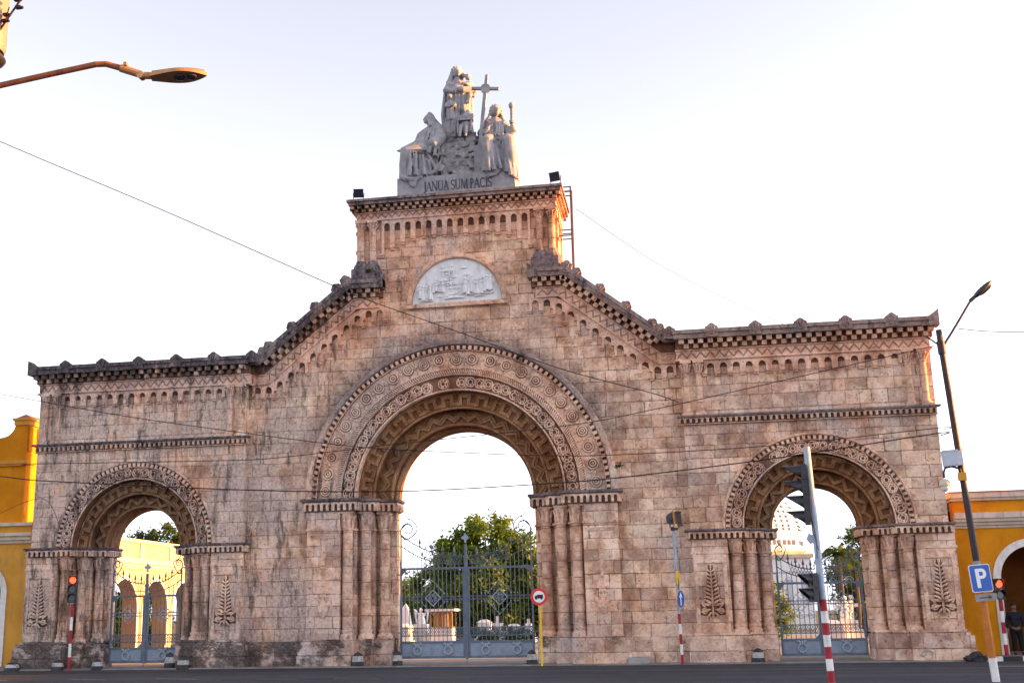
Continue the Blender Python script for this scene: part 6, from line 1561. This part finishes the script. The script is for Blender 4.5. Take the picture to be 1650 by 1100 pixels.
for i, (lab, x, y, h, r) in enumerate((('leftmost tree rising over the arcade roof in the left arch', -33.4, 44, 8.4, 1.7), ('second tree over the arcade roof with a pointed top', -31.2, 44.5, 9.0, 1.9), ('third tree over the arcade roof right of the pointed one', -28.9, 44, 8.5, 1.7), ('tree at the right end of the arcade roof by the arch edge', -26.2, 44, 8.1, 1.6))):
    tree(lab, (x,y,0), [((x,y,h-1.4),(r,r,1.5)),((x-1.0,y,h-2.3),(r*.8,r*.8,1.2)),((x+1.1,y,h-2.2),(r*.8,r*.8,1.2))], h-3.4, 85, 60, .18, 10+i, 'leafd', .5, .22, group='trees standing behind the arcade roof')
tree('dark leafy tree behind the palm at the right edge of the right arch', (19.9,36,0), [((19.8,36,5.2),(1.8,1.8,1.7)),((18.7,36,3.4),(1.4,1.5,1.4)),((20.4,36,3.2),(1.6,1.5,1.8)),((19.2,35.5,1.6),(1.8,1.4,1.4))], 1.8, 150, 80, .16, 21, 'leafd', .55, .24)
tree('green bush at the left jamb of the right gate', (12.1,12,0), [((12.0,12,2.4),(.62,.6,.75)),((12.25,12,1.4),(.6,.6,.9)),((11.6,12.2,1.8),(.7,.6,.9))], .8, 60, 60, .10, 22, 'leaf', .3, .07, 'bush', 'bush')
for i in range(7):
    x = -5.6 + i*.92
    hl = ('first clipped shrub right of the kiosk','second low shrub in the row under the great tree','third low shrub of the row behind the gate meeting post','middle low shrub of the row behind the right gate leaf','fifth low shrub of the row behind the right gate leaf','sixth low shrub of the row, near the right jamb','last low shrub of the row by the right jamb')[i]
    tree(hl, (x,33.2,0), [((x,33.2,.52),(.5,.45,.42))], .25, 14, 60, .08, 40+i, 'leafd', .25, .04, 'shrub', 'low_shrub', 'low shrubs along the avenue edge')
tree('long dark hedge closing the view behind the tombs and the great tree', (-6,48,0), [((-13.5,48,1.2),(2.2,1,1.3)),((-10,48,1.3),(2.4,1,1.4)),((-6,48,1.3),(2.6,1,1.4)),((-2,48,1.3),(2.6,1,1.4)),((2,48,1.3),(2.4,1,1.4))], .8, 200, 80, .17, 31, 'leafd', .5, .08, 'hedge', 'garden_hedge')
# shrubs and trees seen through the cloister arcade
for i, (x, y, h) in enumerate(((-27,14,3.6),(-28,20,3.8),(-27.5,26,3.6),(-28,33,3.8))):
    lab = ('nearest dark garden tree seen through the arcade','second dark garden tree seen through the arcade','third dark garden tree seen through the arcade','farthest dark garden tree seen through the arcade')[i]
    tree(lab, (x,y,0), [((x,y,h-1.5),(1.8,2.6,1.6)),((x,y+.5,1.2),(1.6,2.4,1.2))], 1.0, 60, 60, .17, 60+i, 'leafd', .6, .15, group='garden trees behind the arcade')
for i, (lab, x, y, h, r) in enumerate((('unseen low tree added to shade tombs, hidden right of the central arch', 4.6, 34.5, 4.6, 1.8), ('second unseen low tree added to shade tombs, hidden between the arches', 8.6, 35.5, 5.0, 2.2), ('unseen tree added to shade tombs, behind the right ochre building', 22.5, 24, 4.8, 1.9), ('farther unseen tree added for shade, beyond the ochre building on the right', 26.5, 26, 5.2, 2.2))):  # hidden trees, added to keep the sun off the tombs
    tree(lab, (x,y,0), [((x,y,h-1.6),(r,r,1.6)),((x+.8,y,h-2.9),(r*.9,r,1.2))], h-3.4, 70, 60, .2, 70+i, 'leafd', .6, .16, group='unseen trees added to shade the tombs')
# palm
def palm(label, base, h, nf, L, seed):
    t = thing('palm_tree', label, 'palm', base, None); rr = random.Random(seed); b = Vector(base); top = b + Vector((.15,.1,h))
    m = MB(); m.tube([b, b.lerp(top,.5)+Vector((.08,0,0)), top], [.2,.15,.13], 10); m.build('trunk', M['bark'], t)
    m = MB()
    for k in range(nf):
        a = 2*pi*k/nf + rr.uniform(-.2,.2); el = rr.uniform(.1,1.25); d = Vector((cos(a),sin(a),0)); l = L*rr.uniform(.8,1.1); n = 16; prev = None
        pts = []
        for i in range(n+1):
            u = i/n; pts.append(top + d*l*u*cos(el*.8)*1.0 + Vector((0,0,l*(sin(el)*u - .95*u*u*(.5+.5*cos(el))))))
        m.tube(pts, [.03*(1-i/n*.8) for i in range(n+1)], 4)
        for i in range(2, n):
            tg = (pts[i+1]-pts[i-1]).normalized() if i < n else d; sd = tg.cross(Vector((0,0,1))).normalized(); ll = .55*sin(pi*(i/n*.85+.12))
            for s in (-1,1):
                p = pts[i]; e = p + (sd*s*.75 + tg*.55 - Vector((0,0,.38+rr.uniform(0,.3))))*ll; w = tg*.035
                m.add([p-w, p+w, e], [(0,1,2)])
    m.build('fronds', M['palm'], t)
palm('palm tree with drooping fronds seen through the right arch right of the signal pole', (17.2,30,0), 4.9, 26, 1.7, 5)
palm('shorter palm behind the right gate beside the dark tree', (18.5,33,0), 4.0, 22, 1.5, 6)
# ------------------------------------------------------------------ person
pt = thing('person', 'person in a dark jacket and black trousers standing in the ochre archway', 'person', (19.44, 1.2, .14))
def skinned(name, mat, verts, edges, root=0, sub=2):
    me = bpy.data.meshes.new(name); org = ORG[pt.name]
    me.from_pydata([(19.44 + x - org[0], 1.2 + y - org[1], .14 + z - org[2]) for x, y, z, r in verts], edges, [])
    o = bpy.data.objects.new(name, me); COL.objects.link(o)
    sk = o.modifiers.new('k', 'SKIN'); sk.use_smooth_shade = True
    ly = me.skin_vertices[0] if me.skin_vertices else None
    if ly is None:
        bm = bmesh.new(); bm.from_mesh(me); bm.verts.layers.skin.verify(); bm.to_mesh(me); bm.free(); ly = me.skin_vertices[0]
    for i, v in enumerate(verts):
        r = v[3]; ly.data[i].radius = r if isinstance(r, tuple) else (r, r); ly.data[i].use_root = (i == root)
    sd = o.modifiers.new('s', 'SUBSURF'); sd.levels = sub; sd.render_levels = sub
    me2 = bpy.data.meshes.new_from_object(o.evaluated_get(bpy.context.evaluated_depsgraph_get())); bpy.data.objects.remove(o)
    return link(name, me2, M[mat], pt, True, 180)
# seen from behind, weight on one leg, arms hanging
bv = [(0,0,.95,.09), (0,.0,1.15,.10), (0,.01,1.36,.115), (0,.0,1.47,.06), (0,-.01,1.53,.055), (0,-.02,1.60,(.075,.09)), (0,-.02,1.68,(.07,.085)),
      (-.19,0,1.39,.055), (-.25,.01,1.12,.045), (-.27,-.05,.88,.036), (-.275,-.07,.80,.04),
      (.19,0,1.39,.055), (.26,.0,1.12,.045), (.25,-.07,.89,.036), (.25,-.09,.81,.04),
      (-.09,0,.84,.09), (-.10,-.02,.48,.06), (-.11,.02,.09,.045), (-.115,-.10,.04,.04),
      (.09,0,.84,.09), (.12,-.01,.48,.06), (.14,.03,.09,.045), (.16,-.08,.04,.04)]
be = [(0,1),(1,2),(2,3),(3,4),(4,5),(5,6),(2,7),(7,8),(8,9),(9,10),(2,11),(11,12),(12,13),(13,14),(0,15),(15,16),(16,17),(17,18),(0,19),(19,20),(20,21),(21,22)]
for s, hw in ((-1,10),(1,14)):
    bx_, by_, bz_, _ = bv[hw]
    for k in range(4):
        i0 = len(bv); q = (k-1.5)*.018
        bv += [(bx_, by_+q, bz_-.055, .0105), (bx_-s*.004, by_+q*1.2, bz_-.09-.008*(k in (1,2)), .0095), (bx_-s*.014, by_+q*1.2, bz_-.125-.012*(k in (1,2)), .008)]
        be += [(hw,i0),(i0,i0+1),(i0+1,i0+2)]
    i0 = len(bv); bv += [(bx_-s*.012, by_-.045, bz_-.02, .011), (bx_-s*.02, by_-.055, bz_-.055, .009)]; be += [(hw,i0),(i0,i0+1)]
# nose and ears
i0 = len(bv); bv += [(0,-.118,1.60,.016), (-.085,-.01,1.61,.016), (.085,-.01,1.61,.016)]; be += [(5,i0),(5,i0+1),(5,i0+2)]
skinned('body', 'skin', bv, be)
skinned('jacket', 'cloth_b', [(0,0,.88,(.17,.17)),(0,0,1.15,(.165,.165)),(0,.01,1.36,(.165,.165)),(0,0,1.46,.085),(-.20,0,1.38,.085),(-.26,.01,1.12,.07),(-.28,-.05,.88,.055),(.20,0,1.38,.085),(.27,0,1.12,.07),(.26,-.07,.89,.055)], [(0,1),(1,2),(2,3),(2,4),(4,5),(5,6),(2,7),(7,8),(8,9)])
skinned('trousers', 'cloth_d', [(0,0,.96,(.15,.15)),(-.095,0,.82,.115),(-.10,-.02,.48,.085),(-.11,.02,.10,.07),(.095,0,.82,.115),(.12,-.01,.48,.085),(.14,.03,.10,.07)], [(0,1),(1,2),(2,3),(0,4),(4,5),(5,6)])
m = MB(); o_ = Vector((19.44,1.2,.14)); m.ball(o_+Vector((0,.012,1.665)), (.098,.108,.115), 12, 8); m.ball(o_+Vector((0,.04,1.60)), (.09,.085,.1), 10, 7); m.build('hair', M['hair'], pt, True)
m = MB()
for x, y in ((-.115,-.06),(.155,-.04)): m.ball(o_+Vector((x,y,.045)), (.052,.13,.05), 10, 6)
m.build('shoes', M['black'], pt, True)

# ------------------------------------------------------------------ camera and light
cam = bpy.data.cameras.new('camera'); co = bpy.data.objects.new('camera', cam); COL.objects.link(co)
yaw, pitch, roll = .17659, .23139, -.01731
fw = Vector((-sin(yaw)*cos(pitch), cos(yaw)*cos(pitch), sin(pitch))); r0 = Vector((cos(yaw), sin(yaw), 0)); u0 = r0.cross(fw)
r_ = r0*cos(roll) + u0*sin(roll); u_ = -r0*sin(roll) + u0*cos(roll)
co.matrix_world = Matrix(((r_.x,u_.x,-fw.x,7.99432),(r_.y,u_.y,-fw.y,-44.24453),(r_.z,u_.z,-fw.z,1.8),(0,0,0,1)))
cam.sensor_width = 36; cam.lens = 1914.113/1650*36; cam.shift_x = (825-738.489)/1650; cam.shift_y = (539.526-550)/1650
cam.clip_end = 4000; cam.clip_start = .1
SC.camera = co
EL, AZ = radians(9), atan2(.985, .12)      # azimuth from +Y towards +X
sd = Vector((sin(AZ)*cos(EL), cos(AZ)*cos(EL), sin(EL)))
sl = bpy.data.lights.new('sun', 'SUN'); sl.energy = 5.0; sl.angle = radians(.5); sl.color = (1., .37, .01)
so = bpy.data.objects.new('sun', sl); COL.objects.link(so); so.rotation_euler = sd.to_track_quat('Z', 'Y').to_euler(); so.location = (60, 40, 40)
w = bpy.data.worlds.new('World'); SC.world = w; w.use_nodes = True
nt = w.node_tree; bg = nt.nodes['Background']; sky = nt.nodes.new('ShaderNodeTexSky'); sky.sky_type = 'NISHITA'
sky.sun_disc = False; sky.sun_elevation = EL; sky.sun_rotation = AZ; sky.air_density = 1.0; sky.dust_density = 1.0; sky.ozone_density = 1.5; sky.altitude = 20
def wn(t, ins, **kw):
    nd = nt.nodes.new(t)
    for k, v in kw.items(): setattr(nd, k, v)
    for k, v in ins.items():
        if isinstance(v, bpy.types.NodeSocket): nt.links.new(v, nd.inputs[k])
        else: nd.inputs[k].default_value = v
    return nd
# thin high haze veil: the sky colour drawn towards a pale neutral of the same brightness
bw = wn('ShaderNodeRGBToBW', {0: sky.outputs[0]})
pale = wn('ShaderNodeMix', {0: 1., 6: bw.outputs[0], 7: (.97, .98, 1.12, 1)}, data_type='RGBA', blend_type='MULTIPLY')
tc = wn('ShaderNodeTexCoord', {}); mp = wn('ShaderNodeMapping', {0: tc.outputs['Generated'], 3: (1., 1., 3.)})
cl = wn('ShaderNodeTexNoise', {'Vector': mp.outputs[0], 'Scale': 3.2, 'Detail': 6., 'Roughness': .6})
mr = wn('ShaderNodeMapRange', {0: cl.outputs[0], 1: .42, 2: .75, 3: .93, 4: 1.})
mx = wn('ShaderNodeMix', {0: mr.outputs[0], 6: sky.outputs[0], 7: pale.outputs[2]}, data_type='RGBA')
nt.links.new(mx.outputs[2], bg.inputs[0]); bg.inputs[1].default_value = .15
SC.view_settings.view_transform = 'Standard'; SC.view_settings.look = 'None'; SC.view_settings.exposure = 2.28; SC.view_settings.gamma = 1
SC.cycles.max_bounces = 6; SC.cycles.use_denoising = True
